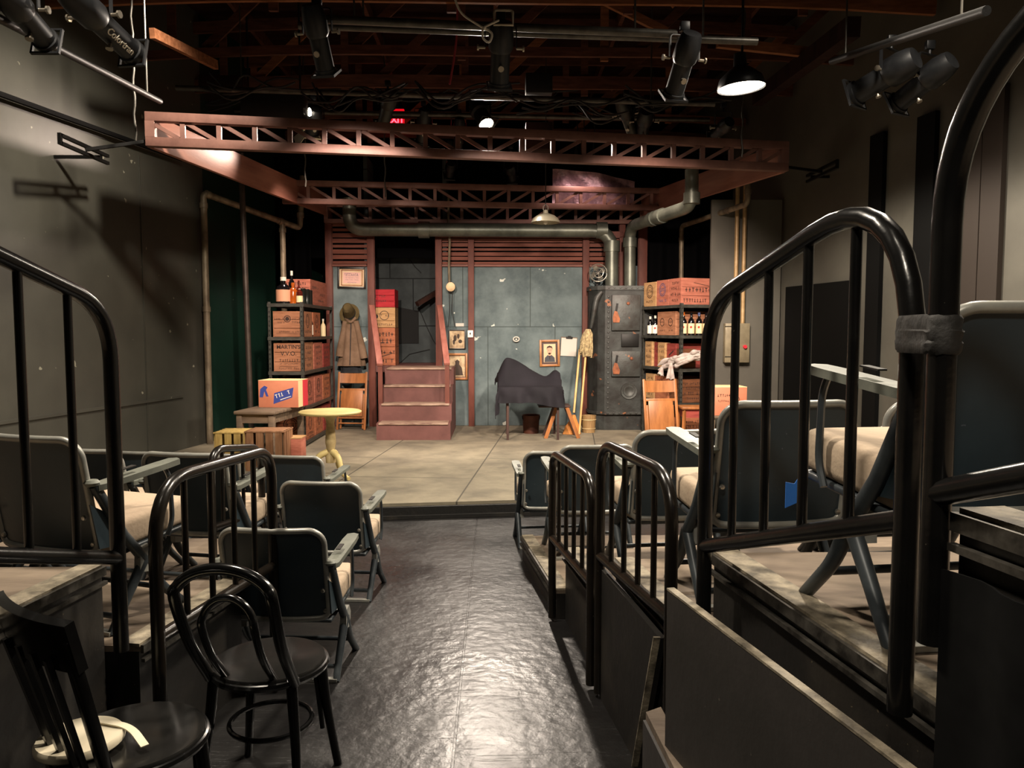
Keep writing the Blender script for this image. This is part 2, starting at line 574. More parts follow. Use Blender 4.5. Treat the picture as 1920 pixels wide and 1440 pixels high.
def text(name, body, size, O, R, U, m, parent, bold=.0):
    """flat lettering lying in the plane R, U at O (thing coordinates)"""
    cu = bpy.data.curves.new(name, 'FONT')
    cu.body = body
    cu.size = size
    cu.align_x = 'CENTER'
    cu.align_y = 'CENTER'
    cu.extrude = .0008
    cu.offset = bold
    tmp = bpy.data.objects.new('tmp', cu)
    C.objects.link(tmp)
    bpy.context.view_layer.update()
    me = bpy.data.meshes.new_from_object(tmp.evaluated_get(bpy.context.evaluated_depsgraph_get()))
    bpy.data.objects.remove(tmp)
    bpy.data.curves.remove(cu)
    me.name = name
    me.materials.clear()
    me.materials.append(MT[m])
    o = bpy.data.objects.new(name, me)
    C.objects.link(o)
    o.parent = parent
    R, U = V(R).normalized(), V(U).normalized()
    M = Matrix((R, U, R.cross(U))).transposed().to_4x4()
    M.translation = V(O)
    o.matrix_local = M
    return o


def marks(bm, O, R, U, items, rnd=None):
    """printed marks on a face: rings, bars and rows of letter-like strokes"""
    O, R, U = V(O), V(R).normalized(), V(U).normalized()
    N = R.cross(U)
    M = Matrix((R, U, N)).transposed()
    rnd = rnd or random

    def q(x, y, w, h, a=0):
        MM = M @ Matrix.Rotation(a, 3, 'Z')
        box(bm, O + R * x + U * y, (w, h, .0016), MM)
    for it in items:
        k = it[0]
        if k == 'ring':
            _, x, y, r, w = it
            for j in range(20):
                a = 2 * PI * j / 20
                q(x + r * math.cos(a), y + r * math.sin(a), w, 2 * PI * r / 20 * 1.1, a)
        elif k == 'bar':
            q(*it[1:5], *(it[5:] or ()))
        elif k == 'row':
            _, x, y, w, h = it[:5]
            p = x - w / 2
            while p < x + w / 2:
                g = h * rnd.uniform(.35, .8)
                if rnd.random() > .15:
                    q(p + g / 2, y, h * .18, h)
                    q(p + g / 2, y + rnd.choice((-.4, 0, .4)) * h, g, h * .2)
                p += g + h * .3
        elif k == 'disc':
            _, x, y, r = it
            prism(bm, [(x + r * math.cos(2 * PI * j / 14), y + r * math.sin(2 * PI * j / 14)) for j in range(14)], O, R, U, .0012)
    return bm
# =================================================================== SETTING
SZ = .13                      # stage height


def lwx(Y):                   # left wall
    return -3.85 - (10.2 - Y) * .173


def rwx(Y):                   # right wall
    return 3.95 + .149 * (10 - Y)


bm = nb()
prism(bm, [(-6.2, -2.5), (6.2, -2.5), (6.2, 7.1), (-6.2, 7.1)], (0, 0, -.1), (1, 0, 0), (0, 1, 0), .1)
struct('floor', bm, 'floor')
# stage: slightly skewed front edge as in the photo
fl, fr = atz(700, 945, SZ), atz(985, 937, SZ)
slope = (fr.y - fl.y) / (fr.x - fl.x)


def sfy(x):
    return fl.y + (x - fl.x) * slope


bm = nb()
prism(bm, [(-4.6, sfy(-4.6)), (4.6, sfy(4.6)), (4.6, 14), (-4.6, 14)], (0, 0, .0), (1, 0, 0), (0, 1, 0), SZ)
struct('floor_stage', bm, 'stagefloor')
bm = nb()
bar(bm, (-4.4, sfy(-4.4) - .02, SZ / 2 - .012), (4.4, sfy(4.4) - .02, SZ / 2 - .012), .04, SZ - .03)
bar(bm, (-4.4, sfy(-4.4) - .035, .018), (4.4, sfy(4.4) - .035, .018), .07, .03)
struct('trim_stage', bm, 'blackwood')
# side walls, rear wall of the house, ceiling
H = 5.7
for nm, fx, s, m in (('wall_left', lwx, -1, 'wall'), ('wall_right', rwx, 1, 'wallright')):
    bm = nb()
    y0, y1 = -2.5, (10.3 if s < 0 else 14.2)
    prism(bm, [(fx(y0), y0), (fx(y1), y1), (fx(y1) + s * .15, y1), (fx(y0) + s * .15, y0)], (0, 0, 0), (1, 0, 0), (0, 1, 0), H)
    struct(nm, bm, m)
bm = nb()
prism(bm, [(lwx(10.3), 10.3), (lwx(14.2), 14.2), (lwx(14.2) - .15, 14.2), (lwx(10.3) - .15, 10.3)], (0, 0, 0), (1, 0, 0), (0, 1, 0), H)
struct('wall_left_rear', bm, 'wallgreen')
bm = nb()
box(bm, (0, 14.25, H / 2), (9, .1, H))
struct('wall_rear', bm, 'void')
bm = nb()
box(bm, (0, -2.55, H / 2), (13, .1, H))
struct('wall_behind', bm, 'black')
bm = nb()
box(bm, (0, 5.8, H + .06), (13, 17, .12))
struct('ceiling', bm, 'ceil')
# rod along the left wall, and a long low seam batten
bm = nb()
tube(bm, [(lwx(2.5) + .08, 2.5, 3.62), (lwx(9.7) + .08, 9.7, 3.72)], .028, 8)
struct('trim_left', bm, 'batten')
bm = nb()
for Y in (9.0,):
    box(bm, (lwx(Y) + .002, Y, 1.9), (.006, .03, 3.4), (0, 0, math.atan(.173)))
struct('trim_left_battens', bm, 'wall')
bm = nb()
bar(bm, (lwx(6) + .01, 6, .8), (lwx(9.7) + .01, 9.7, .8), .02, .03)
struct('baseboard_left', bm, 'wall')
# dark strips and boards on the right wall


def strip(pa, pb, z0, z1, m, off=.03, name='trim_right'):
    ya = 5.44 / ((pa - 930) / FPX + .149)
    yb = 5.44 / ((pb - 930) / FPX + .149)
    bm = nb()
    bar(bm, (rwx(ya) - off, ya, (z0 + z1) / 2), (rwx(yb) - off, yb, (z0 + z1) / 2), .05, z1 - z0)
    struct(name, bm, m)


for pa, pb, m in ((1634, 1659, 'batten'), (1722, 1756, 'batten'), (1812, 1846, 'brownstrip'), (1848, 1886, 'brownstrip'), (1960, 2000, 'batten')):
    strip(pa, pb, .0, 3.75, m)
strip(1480, 1612, .0, 2.2, 'batten', .02)  # darker lower stretch of the wall, drawn as one flat strip
# black masking flats and drapes behind the right side of the set
bm = nb()
box(bm, (3.37, 10.42, 1.75), (.95, .05, 3.24))
struct('wall_flat', bm, 'wallright')
bm = nb()
grid(bm, lambda u, v: V((2.35 + u * 1.7, 12.0 + .05 * math.sin(u * 40), .13 + v * 4.2)), 80, 2, .01)
struct('trim_drape', bm, 'void')
bm = nb()
grid(bm, lambda u, v: V((-4.0 + u * 1.1, 12.3 + .05 * math.sin(u * 30), .13 + v * 4.2)), 60, 2, .01)
struct('trim_drape_left', bm, 'void')

# ------------------------------------------------------------------ set: rear wall
WY = 12.05


def wx(px, Y=WY):
    return at(px, 620, Y).x


def wz(py, px=930, Y=WY):
    return at(px, py, Y).z


topz = wz(498)
bm = nb()
for a, b, z1 in ((612, 704, topz), (817, 1215, topz)):
    box(bm, ((wx(a) + wx(b)) / 2, WY + .05, (SZ + z1) / 2), (wx(b) - wx(a), .1, z1 - SZ))
struct('wall_back', bm, 'plaster')
# alcove behind the stairs
ax0, ax1 = wx(690), wx(832)
bm = nb()
box(bm, ((ax0 + ax1) / 2, 13.2, 2.2), (ax1 - ax0 + .6, .08, 4.2))
box(bm, (ax0 - .02, 12.65, 2.2), (.06, 1.1, 4.2))
box(bm, (ax1 + .02, 12.65, 2.2), (.06, 1.1, 4.2))
struct('wall_alcove', bm, 'alcove')
bm = nb()
for pts in ([(783, 572), (800, 612), (812, 638), (824, 655)], [(742, 688), (768, 664), (806, 655)], [(760, 475), (778, 500), (790, 512)]):
    q = [at(p[0], p[1], 13.15) for p in pts]
    for a, b in zip(q, q[1:]):
        bar(bm, a, b, .012, .02, up=(0, 1, 0))
struct('trim_crack', bm, 'crack')
bm = nb()
prism(bm, [(0, 0), (.62, 0), (.62, .55), (.25, .62), (.06, .50), (0, .3)], at(716, 583, 13.14) - V((0, 0, .55)), (1, 0, 0), (0, 0, 1), -.03)
struct('trim_broken_plaster', bm, 'crack')
# columns of the set
for a, b, y0, y1, nm in ((612, 624, 800, 395, 'steel'), (690, 703, 800, 440, ''), (817, 829, 800, 440, ''), (878, 889, 800, 440, ''), (1092, 1104, 800, 440, ''), (1160, 1171, 800, 420, ''), (1196, 1212, 800, 412, '')):
    x0, x1 = wx(a, 11.95), wx(b, 11.95)
    z1 = wz(y1, 930, 11.95)
    bm = nb()
    cxx, w = (x0 + x1) / 2, x1 - x0
    box(bm, (cxx, 11.955, (SZ + z1) / 2), (w, .02, z1 - SZ), None, .003)
    box(bm, (cxx, 12.0, (SZ + z1) / 2), (.02, .08, z1 - SZ))
    box(bm, (cxx, 12.035, (SZ + z1) / 2), (w, .02, z1 - SZ), None, .003)
    o = ob('steel_column', bm, 'redwood')
    lab = {612: 'outermost red-brown column of the set, beside the dark opening at the tall left pipes',
           690: 'red-brown column between the framed certificate and the stair alcove',
           817: 'red-brown column on the hanging junction box side of the stair alcove',
           878: 'slim red-brown column beside the two small framed photographs',
           1092: 'red-brown column behind the mop, broom and riveted boiler',
           1160: 'red-brown column between the two boiler flues',
           1196: 'dark red-brown column behind the second boiler flue'}[a]
    tag(o, lab, 'column', 'red-brown columns of the set wall')
# louvers
for a, b, ya, yb, n, lab in ((624, 690, 416, 497, 8, 'red-brown louvered panel above the framed certificate'),
                             (829, 878, 446, 497, 6, 'narrow louvered panel behind the hanging brown cord'),
                             (889, 1092, 446, 497, 6, 'wide red-brown louvered panel above the grey plaster wall'),
                             (1104, 1160, 446, 497, 6, 'short louvered panel above the wall fan')):
    x0, x1, z1, z0 = wx(a), wx(b), wz(ya), wz(yb)
    t = thing('louvered_panel', lab, 'louver', ((x0 + x1) / 2, WY, z0))
    bm = nb()
    st = (z1 - z0) / n
    for i in range(n):
        box(bm, ((x0 + x1) / 2, WY, z0 + (i + .45) * st), (x1 - x0, .018, st * (.78 if i % 3 else .5)), (math.radians(14), 0, 0))
    ob('slats', bm, 'louver', t)
    bm = nb()
    box(bm, ((x0 + x1) / 2, WY + .07, (z0 + z1) / 2), (x1 - x0, .02, z1 - z0))
    ob('backing', bm, 'void', t)
    bm = nb()
    box(bm, ((x0 + x1) / 2, WY - .03, z0 - .012), (x1 - x0, .05, .03))
    ob('bottom_rail', bm, 'louver', t)
bm = nb()
box(bm, (wx(900), 12.7, 3.6), (5.6, .05, 1.6))
struct('trim_rear_mask', bm, 'void')
bm = nb()
bar(bm, (wx(829), 11.97, wz(441)), (wx(1165), 11.97, wz(441)), .05, .1)
o = ob('header_beam', bm, 'redwood')
tag(o, 'red-brown header beam running along the top of the wide louvers', 'beam')

# ------------------------------------------------------------------ trusses and side beams
def truss(lab, L, R, zb, zt, n, ch=.085, dep=.09, wv=.045):
    L, R = V((L[0], L[1], 0)), V((R[0], R[1], 0))
    t = thing('steel_truss', lab, 'truss', (L.x, L.y, zb), 0, 'red-brown trusses over the stage')
    up = V((0, 0, 1))

    def P(u, z):
        return L.lerp(R, u) + up * z
    bm = nb()
    bar(bm, P(0, zt - ch / 2), P(1, zt - ch / 2), dep, ch, bev=.004)
    ob('top_chord', bm, 'truss', t)
    bm = nb()
    bar(bm, P(0, zb + ch / 2), P(1, zb + ch / 2), dep, ch, bev=.004)
    ob('bottom_chord', bm, 'truss', t)
    Lh = (R - L).length
    for u in (ch * .5 / Lh, 1 - ch * .5 / Lh):
        bm = nb()
        bar(bm, P(u, zb + ch), P(u, zt - ch), ch, dep, up=(R - L).cross(up))
        ob('end_post', bm, 'truss', t)
    for i in range(n):
        if i:
            bm = nb()
            bar(bm, P(i / n, zb + ch * .9), P(i / n, zt - ch * .9), wv, dep * .5, up=(R - L).cross(up))
            ob('vertical_strut', bm, 'truss', t)
        a, b = i / n + .1 / n, (i + 1) / n - .1 / n
        bm = nb()
        if i < n / 2:
            bar(bm, P(a, zt - ch), P(b, zb + ch), wv * .8, dep * .35, up=(R - L).cross(up))
        else:
            bar(bm, P(a, zb + ch), P(b, zt - ch), wv * .8, dep * .35, up=(R - L).cross(up))
        ob('diagonal_strut', bm, 'truss', t)
    return t


ZB, ZT = 3.37, 3.69


def atp(px, py, z):
    p = atz(px, py, z)
    return (p.x, p.y)


FL, FR = atp(275, 275, ZB), atp(1475, 322, ZB)
ML, MR = atp(530, 382, ZB), atp(1264, 396, ZB)
RL, RR = (wx(612, 11.9), 11.9), (wx(1204, 11.9), 11.9)
truss('long red-brown truss across the stage front, nearest the seats', FL, FR, ZB, ZT, 20)
truss('red-brown truss over mid stage, in front of the hanging lamp', ML, MR, ZB, ZT, 16, .075)
truss('red-brown truss right above the set wall louvers and duct', RL, RR, ZB - .12, ZT - .14, 14, .06)
for A, B, s, lab in ((FL, RL, 1, 'long brown side beam joining the trusses on the green-wall side'),
                     (FR, RR, -1, 'long brown side beam joining the trusses on the fuse-box side')):
    a, b = V((A[0], A[1] + .06, 0)), V((B[0], B[1], 0))
    bm = nb()
    off = V((.02 * s, 0, 0))
    bar(bm, a + off + V((0, 0, (ZB + ZT) / 2)), b + off + V((0, 0, (ZB + ZT) / 2)), .05, ZT - ZB, bev=.004)
    o = ob('side_beam', bm, 'beamwood')
    tag(o, lab, 'beam', 'side beams of the stage rig')

# ------------------------------------------------------------------ pipes
def pipe(name, lab, pts, r, m, rad=.12, cat='pipe', collars=(), group=None, seg=14, n=6, sub=None):
    P = fillet(pts, rad, n)
    lo = min(P, key=lambda p: p.z)
    if not collars and not sub:
        o = ob(name, tube(nb(), P, r, seg), m)
        return tag(o, lab, cat, group)
    t = thing(name, lab, cat, lo, 0, group)
    ob('pipe_run', tube(nb(), P, r, seg), m, t)
    for p, d in collars:
        bm = nb()
        p, d = V(p), V(d).normalized()
        cyl(bm, p - d * r * .8, p + d * r * .8, r * 1.22, seg=seg)
        ob('collar', bm, m, t)
    return t


# ducts of the boiler
D1 = [at(655, 372, 11.72), at(655, 430, 11.72), at(1147, 433, 11.72), at(1147, 536, 11.72)]
r1 = 12.5 * 11.72 / FPX
t = pipe('boiler_duct', 'thick horizontal metal duct under the rear truss, elbowing down to the boiler', D1, r1, 'pipe', .30, 'duct',
         [(at(1147, 462, 11.72), (0, 0, 1)), (at(795, 431, 11.72), (1, 0, 0)), (at(1128, 432, 11.72), (1, 0, 0))])
D2 = [at(1181, 536, 11.6), at(1181, 425, 11.6), at(1297, 386, 9.7), at(1297, 318, 9.7)]
pipe('boiler_duct', 'thick metal flue from the boiler top bending up towards the front truss', D2, .085, 'pipe', .22, 'duct',
     [(at(1181, 455, 11.6), (0, 0, 1)), (V(D2[1]).lerp(D2[2], .42), V(D2[2]) - D2[1]), (V(D2[1]).lerp(D2[2], .55), V(D2[2]) - D2[1]), (at(1297, 372, 9.7), (0, 0, 1))])
# left pipe frame
a0 = atz(394, 832, SZ)
Yp = a0.y
p1 = at(380, 362, Yp)
p1 = V((a0.x, Yp, p1.z))
p2, p3 = at(562, 428, 11.5), at(567, 330, 11.5)
t = pipe('wall_pipe', 'rusty pipe standing by the green wall, sloping back under the side beam', [a0, p1, p2, p3], .042, 'thinpipe', .07, 'pipe',
     [(p1 - V((0, 0, .16)), (0, 0, 1)), (V((a0.x, Yp, 1.9)), (0, 0, 1)), (p1.lerp(p2, .04), p2 - p1), (p1.lerp(p2, .78), p2 - p1), (p2.lerp(p3, .25), (0, 0, 1))])
q = p1.lerp(p2, .80)
ob('drop_pipe', cyl(nb(), q, V((q.x, q.y, SZ)), .04, seg=14), 'thinpipe', t)
for zz in (q.z - .12, 2.0):
    ob('collar', cyl(nb(), (q.x, q.y, zz - .03), (q.x, q.y, zz + .03), .05, seg=14), 'thinpipe', t)
a1 = at(471, 770, 10.0)
a1.z = SZ
a2 = at(451, 287, 10.0)
pipe('standing_pole', 'thin dark iron pole rising from behind the low bench to the side beam', [a1, a2], .036, 'pipedark', .05, 'pole',
     [(V((a1.x, a1.y, SZ + .03)), (0, 0, 1))])
# right thin pipes
b1, b2, b3, b4 = at(1278, 600, 11.75), at(1278, 424, 11.75), at(1402, 382, 9.6), at(1404, 300, 9.6)
b1.z = SZ
pipe('wall_pipe', 'thin brown pipe behind the bottle shelf, sloping up beside the twin conduits', [b1, b2, b3, b4], .036, 'thinpipe', .09, 'pipe',
     [(b2 - V((0, 0, .2)), (0, 0, 1)), (b3.lerp(b2, .25), b3 - b2), (b3 + V((0, 0, .15)), (0, 0, 1))])
FBX, FBY = at(1381, 642, 10.33).x, 10.33
for px, lab, zb in ((1377, 'tan conduit entering the grey fuse box, nearer the bottle shelf', wz(607, 930, FBY)), (1391, 'tan conduit entering the grey fuse box, farther from the bottle shelf', wz(607, 930, FBY)),
                    (1375, 'tan conduit below the grey fuse box, reaching down to the red carton', SZ)):
    x = wx(px, FBY)
    z1 = 3.75 if zb > SZ else wz(680, 930, FBY)
    pipe('conduit', lab, [(x, FBY - .02, zb), (x, FBY - .02, z1)], .028 if zb > SZ else .022, 'conduit', .05, 'conduit', group='tan conduits at the fuse box', seg=10)
bz0, bz1 = wz(680, 930, FBY), wz(606, 930, FBY)
x0, x1 = wx(1358, FBY), wx(1404, FBY)
t = thing('fuse_box', 'grey metal fuse box with red knobs on the dark flat', 'fuse box', ((x0 + x1) / 2, FBY, bz0))
bm = nb()
box(bm, ((x0 + x1) / 2, FBY, (bz0 + bz1) / 2), (x1 - x0, .1, bz1 - bz0), None, .008)
ob('box_body', bm, 'fuse', t)
for px, py, r, m in ((1377, 617, .024, 'redknob'), (1396, 650, .024, 'redknob'), (1373, 632, .014, 'paperpink'), (1373, 641, .014, 'iron'), (1373, 651, .013, 'paperwhite')):
    bm = nb()
    p = at(px, py, FBY - .05)
    cyl(bm, p, p - V((0, .04, 0)), r)
    ob('knob', bm, m, t)
for py in (612, 669):
    bm = nb()
    p = at(1372, py, FBY - .052)
    box(bm, p, (.18, .006, .01))
    ob('groove', bm, 'iron', t)

# ------------------------------------------------------------------ hanging lamp over the stage
lc = at(1023, 417, 10.0)
lr = 27 * 10.0 / FPX
t = thing('pendant_lamp', 'cream enamel dome lamp hanging on a thin wire over the stage', 'lamp', lc)
bm = nb()
lathe(bm, [(.012, .16), (.03, .155), (.035, .115), (lr * .35, .105), (lr * .62, .085), (lr * .85, .05), (lr * .97, .012), (lr * 1.02, 0), (lr * .97, -.006), (lr * .82, .045), (lr * .55, .078), (.02, .098)], lc, 28)
ob('lamp_shade', bm, 'enamel', t)
bm = nb()
lathe(bm, [(0, -.03), (.03, -.015), (.04, .02), (.02, .07), (0, .08)], lc, 14)
ob('bulb', bm, 'enamelwhite', t)
bm = nb()
tube(bm, [lc + V((0, 0, .16)), lc + V((0, 0, 2.2))], .006, 6)
ob('wire', bm, 'cableblack', t)
bm = nb()
tube(bm, [lc + V((-.03, 0, .16)), lc + V((-.03, 0, .2)), lc + V((0, 0, .23)), lc + V((.03, 0, .2)), lc + V((.03, 0, .16))], .006, 6)
ob('hanger_loop', bm, 'fan', t)

# ------------------------------------------------------------------ stairs
sx0, sx1 = wx(709, 10.45), wx(838, 10.45)
rise, going, sy = .237, .28, 10.45
t = thing('staircase', 'maroon wooden staircase of four steps climbing into the dark alcove', 'stairs', ((sx0 + sx1) / 2, sy, SZ))
for i in range(4):
    z0, y = SZ + i * rise, sy + i * going
    bm = nb()
    box(bm, ((sx0 + sx1) / 2, y + .012, z0 + rise / 2 - .012), (sx1 - sx0, .024, rise - .024))
    ob('riser', bm, 'stair', t)
    bm = nb()
    d = going + .03 if i < 3 else .72
    box(bm, ((sx0 + sx1) / 2, y - .02 + d / 2, z0 + rise - .014), (sx1 - sx0 + .02, d, .028), None, .006)
    ob('tread', bm, 'tread', t)
for s, x in ((-1, sx0 - .02), (1, sx1 + .02)):
    bm = nb()
    poly = [(0, 0), (1.4, 0), (1.4, 4 * rise)]
    for i in (3, 2, 1, 0):
        poly += [(i * going + .0, (i + 1) * rise - .005), (i * going + .0, i * rise + .0)]
    poly = poly[:-1]
    prism(bm, poly, (x - .02, sy, SZ), (0, 1, 0), (0, 0, 1), .04)
    ob('stringer', bm, 'stair', t)
for pa, pb, pn in (((697, 574), (712, 684), 707), ((824, 574), (838, 683), 840)):
    a, b = at(pa[0], pa[1], 11.9), at(pb[0], pb[1], 10.75)
    bm = nb()
    bar(bm, a, b, .085, .05, bev=.006)
    ob('handrail', bm, 'stairrail', t)
    bm = nb()
    n0 = V((b.x, b.y + .05, 0))
    box(bm, (n0.x, n0.y, (SZ + b.z - .02) / 2), (.06, .06, b.z - SZ - .03))
    ob('newel_post', bm, 'redwood', t)
bm = nb()
box(bm, ((ax0 + ax1) / 2, 12.58, SZ + 4 * rise - .05), (ax1 - ax0 - .04, 1.14, .1))
struct('floor_landing', bm, 'stair')
LZ = SZ + 4 * rise
# broken timber poking out of the alcove wall
bm = nb()
bar(bm, at(782, 570, 12.7), at(822, 546, 12.95), .09, .07)
o = ob('broken_timber', bm, 'darkwood')
tag(o, 'broken brown timber slanting out of the alcove wall above the steps', 'timber')
bm = nb()
p = at(768, 448, 13.1)
tube(bm, [p, p + V((-.04, -.1, 0)), p + V((-.1, -.12, .0))], .035, 10)
o = ob('wall_spotlight', bm, 'lampbody')
tag(o, 'tiny black spotlight high in the dark alcove below the duct', 'spotlight')
bm = nb()
cyl(bm, p + V((.02, -.09, .02)), p + V((.04, -.13, .015)), .016)
ob('lens', bm, 'bulb', o)
# =================================================================== CRATES
RNDM = random.Random(3)


def crate(lab, c, s, m, faces, group=None, rot=0, ink='ink', words=None, name='wooden_crate', cat='crate'):
    """box of planks standing at c (base centre), with printed faces: dict face -> list of marks (unit coordinates)"""
    w, d, h = s
    t = thing(name, lab, cat, c, rot, group)
    bm = nb()
    n = 3 if h > .2 else 2
    for i in range(n):
        hh = h / n
        box(bm, (0, 0, (i + .5) * hh), (w - .024, d, hh - .004), None, .002, 1)
    for sx in (-1, 1):
        box(bm, (sx * (w / 2 - .006), 0, h / 2), (.012, d - .004, h - .002))
    lp('crate_body', bm, CR.get(m) or m, t)
    for f, items in faces.items():
        if f == 'front':
            O, R, U, W = V((0, -d / 2 - .0004, h / 2)), V((1, 0, 0)), V((0, 0, 1)), w
        elif f == 'east':
            O, R, U, W = V((w / 2 + .0004, 0, h / 2)), V((0, 1, 0)), V((0, 0, 1)), d
        else:
            O, R, U, W = V((-w / 2 - .0004, 0, h / 2)), V((0, -1, 0)), V((0, 0, 1)), d
        its = []
        for it in items:
            it = list(it)
            it[1] *= W
            it[2] *= h
            if it[0] in ('row', 'bar'):
                it[3] *= W
                it[4] *= h
            else:
                it[3] *= min(W, h)
            if it[0] == 'ring':
                it[4] *= min(W, h)
            its.append(it)
        bm = nb()
        marks(bm, O, R, U, its, RNDM)
        lp('printed_stencil', bm, ink, t)
    for f, body, size, y in words or ():
        O, R = (V((0, -d / 2 - .001, h / 2 + y * h)), V((1, 0, 0))) if f == 'front' else (V((w / 2 + .001, 0, h / 2 + y * h)), V((0, 1, 0)))
        text('stencil_lettering', body, size, O, R, V((0, 0, 1)), ink, t, .001)
    return t


RINGS = [('ring', 0, .12, .26, .03), ('row', 0, .12, .32, .12), ('row', 0, -.3, .6, .1), ('ring', 0, .12, .19, .02)]
ROWS = [('row', 0, .32, .7, .1), ('row', 0, .12, .6, .1), ('row', 0, -.1, .7, .12), ('row', 0, -.32, .5, .1)]
EMB = [('ring', -.02, .2, .12, .03), ('disc', -.02, .2, .08), ('row', -.3, .2, .3, .07), ('row', .28, .2, .3, .07), ('row', -.25, .05, .2, .06), ('row', .28, .07, .3, .08), ('bar', 0, -.36, .8, .012), ('row', 0, -.30, .7, .06)]
TWO = [('ring', -.23, .05, .16, .03), ('ring', .23, .05, .16, .03), ('row', -.23, -.3, .25, .07), ('row', .23, -.3, .25, .07), ('row', -.23, .05, .2, .07), ('row', .23, .05, .2, .07)]

# =================================================================== STEEL SHELVES
def shelf_unit(lab, org, rot, w, d, levels, depthpost=True):
    """org = front corner nearest the aisle; local x across, y back"""
    t = thing('steel_shelf', lab, 'shelf', org, rot)
    top = levels[-1]
    for x in (0, w):
        for y in (0, d):
            bm = nb()
            sx, sy_ = (1 if x == 0 else -1), (1 if y == 0 else -1)
            box(bm, (x + sx * .002, y + sy_ * .02, top / 2 + .01), (.004, .04, top + .02))
            box(bm, (x + sx * .02, y + sy_ * .002, top / 2 + .01), (.04, .004, top + .02))
            nf = len(bm.faces)
            z = .05
            while z < top:
                box(bm, (x - sx * .0006, y + sy_ * .02, z), (.002, .012, .022))
                box(bm, (x + sx * .02, y - sy_ * .0006, z), (.012, .002, .022))
                z += .06
            for k, f in enumerate(bm.faces):
                f.material_index = int(k >= nf)
            lp('post', bm, 'shelf', t, m2='iron')
    for z in levels:
        bm = nb()
        box(bm, (w / 2, d / 2, z - .004), (w - .01, d - .01, .008))
        box(bm, (w / 2, .0, z - .02), (w, .012, .042))
        box(bm, (w / 2, d, z - .02), (w, .012, .042))
        box(bm, (0, d / 2, z - .02), (.012, d, .042))
        box(bm, (w, d / 2, z - .02), (.012, d, .042))
        lp('shelf_board', bm, 'shelf', t)
    return t


LSX, LSY = at(573, 838, 9.86).x, atz(573, 838, SZ).y
LSW, LSD = LSX - at(507, 838, LSY).x, 1.75
LV = [at(573, y, LSY).z - SZ for y in (829, 764, 697, 632, 569)]
shelf_unit('grey steel shelf of liquor crates beside the coat and stairs', (LSX - LSW, LSY, SZ), 0, LSW, LSD, LV)


def lsl(x, y, lvl):
    """spot on the left shelf: x from its outer side, y from its front"""
    return V((LSX - LSW + x, LSY + y, SZ + LV[lvl] + .001))


GL = 'liquor crates on the steel shelf by the stairs'
cw = LSW - .07
cx_ = LSW / 2 + .012
crate('big orange-red crate on top of the shelf behind the dark jug and tins', lsl(cx_, 1.0, 4), (cw, 1.0, .34), 'salmon', {'front': ROWS[:2], 'east': [('row', -.2, .2, .4, .1), ('row', .2, -.05, .3, .12), ('row', .1, -.3, .3, .08)]}, GL)
crate('tan crate with a crest stencil facing the seats, second shelf level', lsl(cx_, .32, 3), (cw, .5, .33), 'tan', {'front': EMB, 'east': RINGS}, GL)
crate('narrow orange crate behind the green bottle on the second shelf level', lsl(cx_, .84, 3), (cw, .42, .33), 'orange', {'east': RINGS}, GL)
t = crate('tan crate stencilled MARTIN V.V.O. on the third shelf level', lsl(cx_, .33, 2), (cw, .52, .37), 'tan',
          {'front': [('row', 0, -.12, .62, .09), ('row', 0, -.24, .6, .05), ('bar', 0, -.33, .62, .01), ('row', 0, -.40, .66, .06)], 'east': ROWS}, GL,
          words=(('front', "MARTIN'S", .070, .34), ('front', 'V.V.O.', .075, .11)))
crate('salmon crate behind the MARTIN crate on the third shelf level', lsl(cx_, .90, 2), (cw, .5, .36), 'salmon', {'east': ROWS}, GL)
crate('redder crate at the back end of the third shelf level', lsl(cx_, 1.42, 2), (cw, .42, .34), 'red', {'east': ROWS[:3]}, GL)
crate('salmon crate with printed seals behind the orange carton, fourth shelf level', lsl(cx_, .36, 1), (cw, .5, .36), 'salmon', {'east': RINGS}, GL)
crate('second salmon crate with printed seals on the fourth shelf level', lsl(cx_, .88, 1), (cw, .46, .36), 'salmon', {'east': RINGS}, GL)
crate('orange crate at the back of the fourth shelf level near the folding chair', lsl(cx_, 1.38, 1), (cw, .44, .35), 'orange', {'east': ROWS}, GL)
crate('dark orange crate with ring stencil on the bottom shelf, front end', lsl(cx_, .36, 0), (cw, .5, .34), 'orange', {'east': RINGS + [('row', .1, -.42, .5, .08)], 'front': RINGS}, GL)
crate('dark orange crate with ring stencil on the bottom shelf, middle', lsl(cx_, .88, 0), (cw, .46, .34), 'orange', {'east': RINGS}, GL)
crate('reddish crate on the bottom shelf behind the cream pedestal table', lsl(cx_, 1.4, 0), (cw, .46, .35), 'red', {'east': RINGS}, GL)


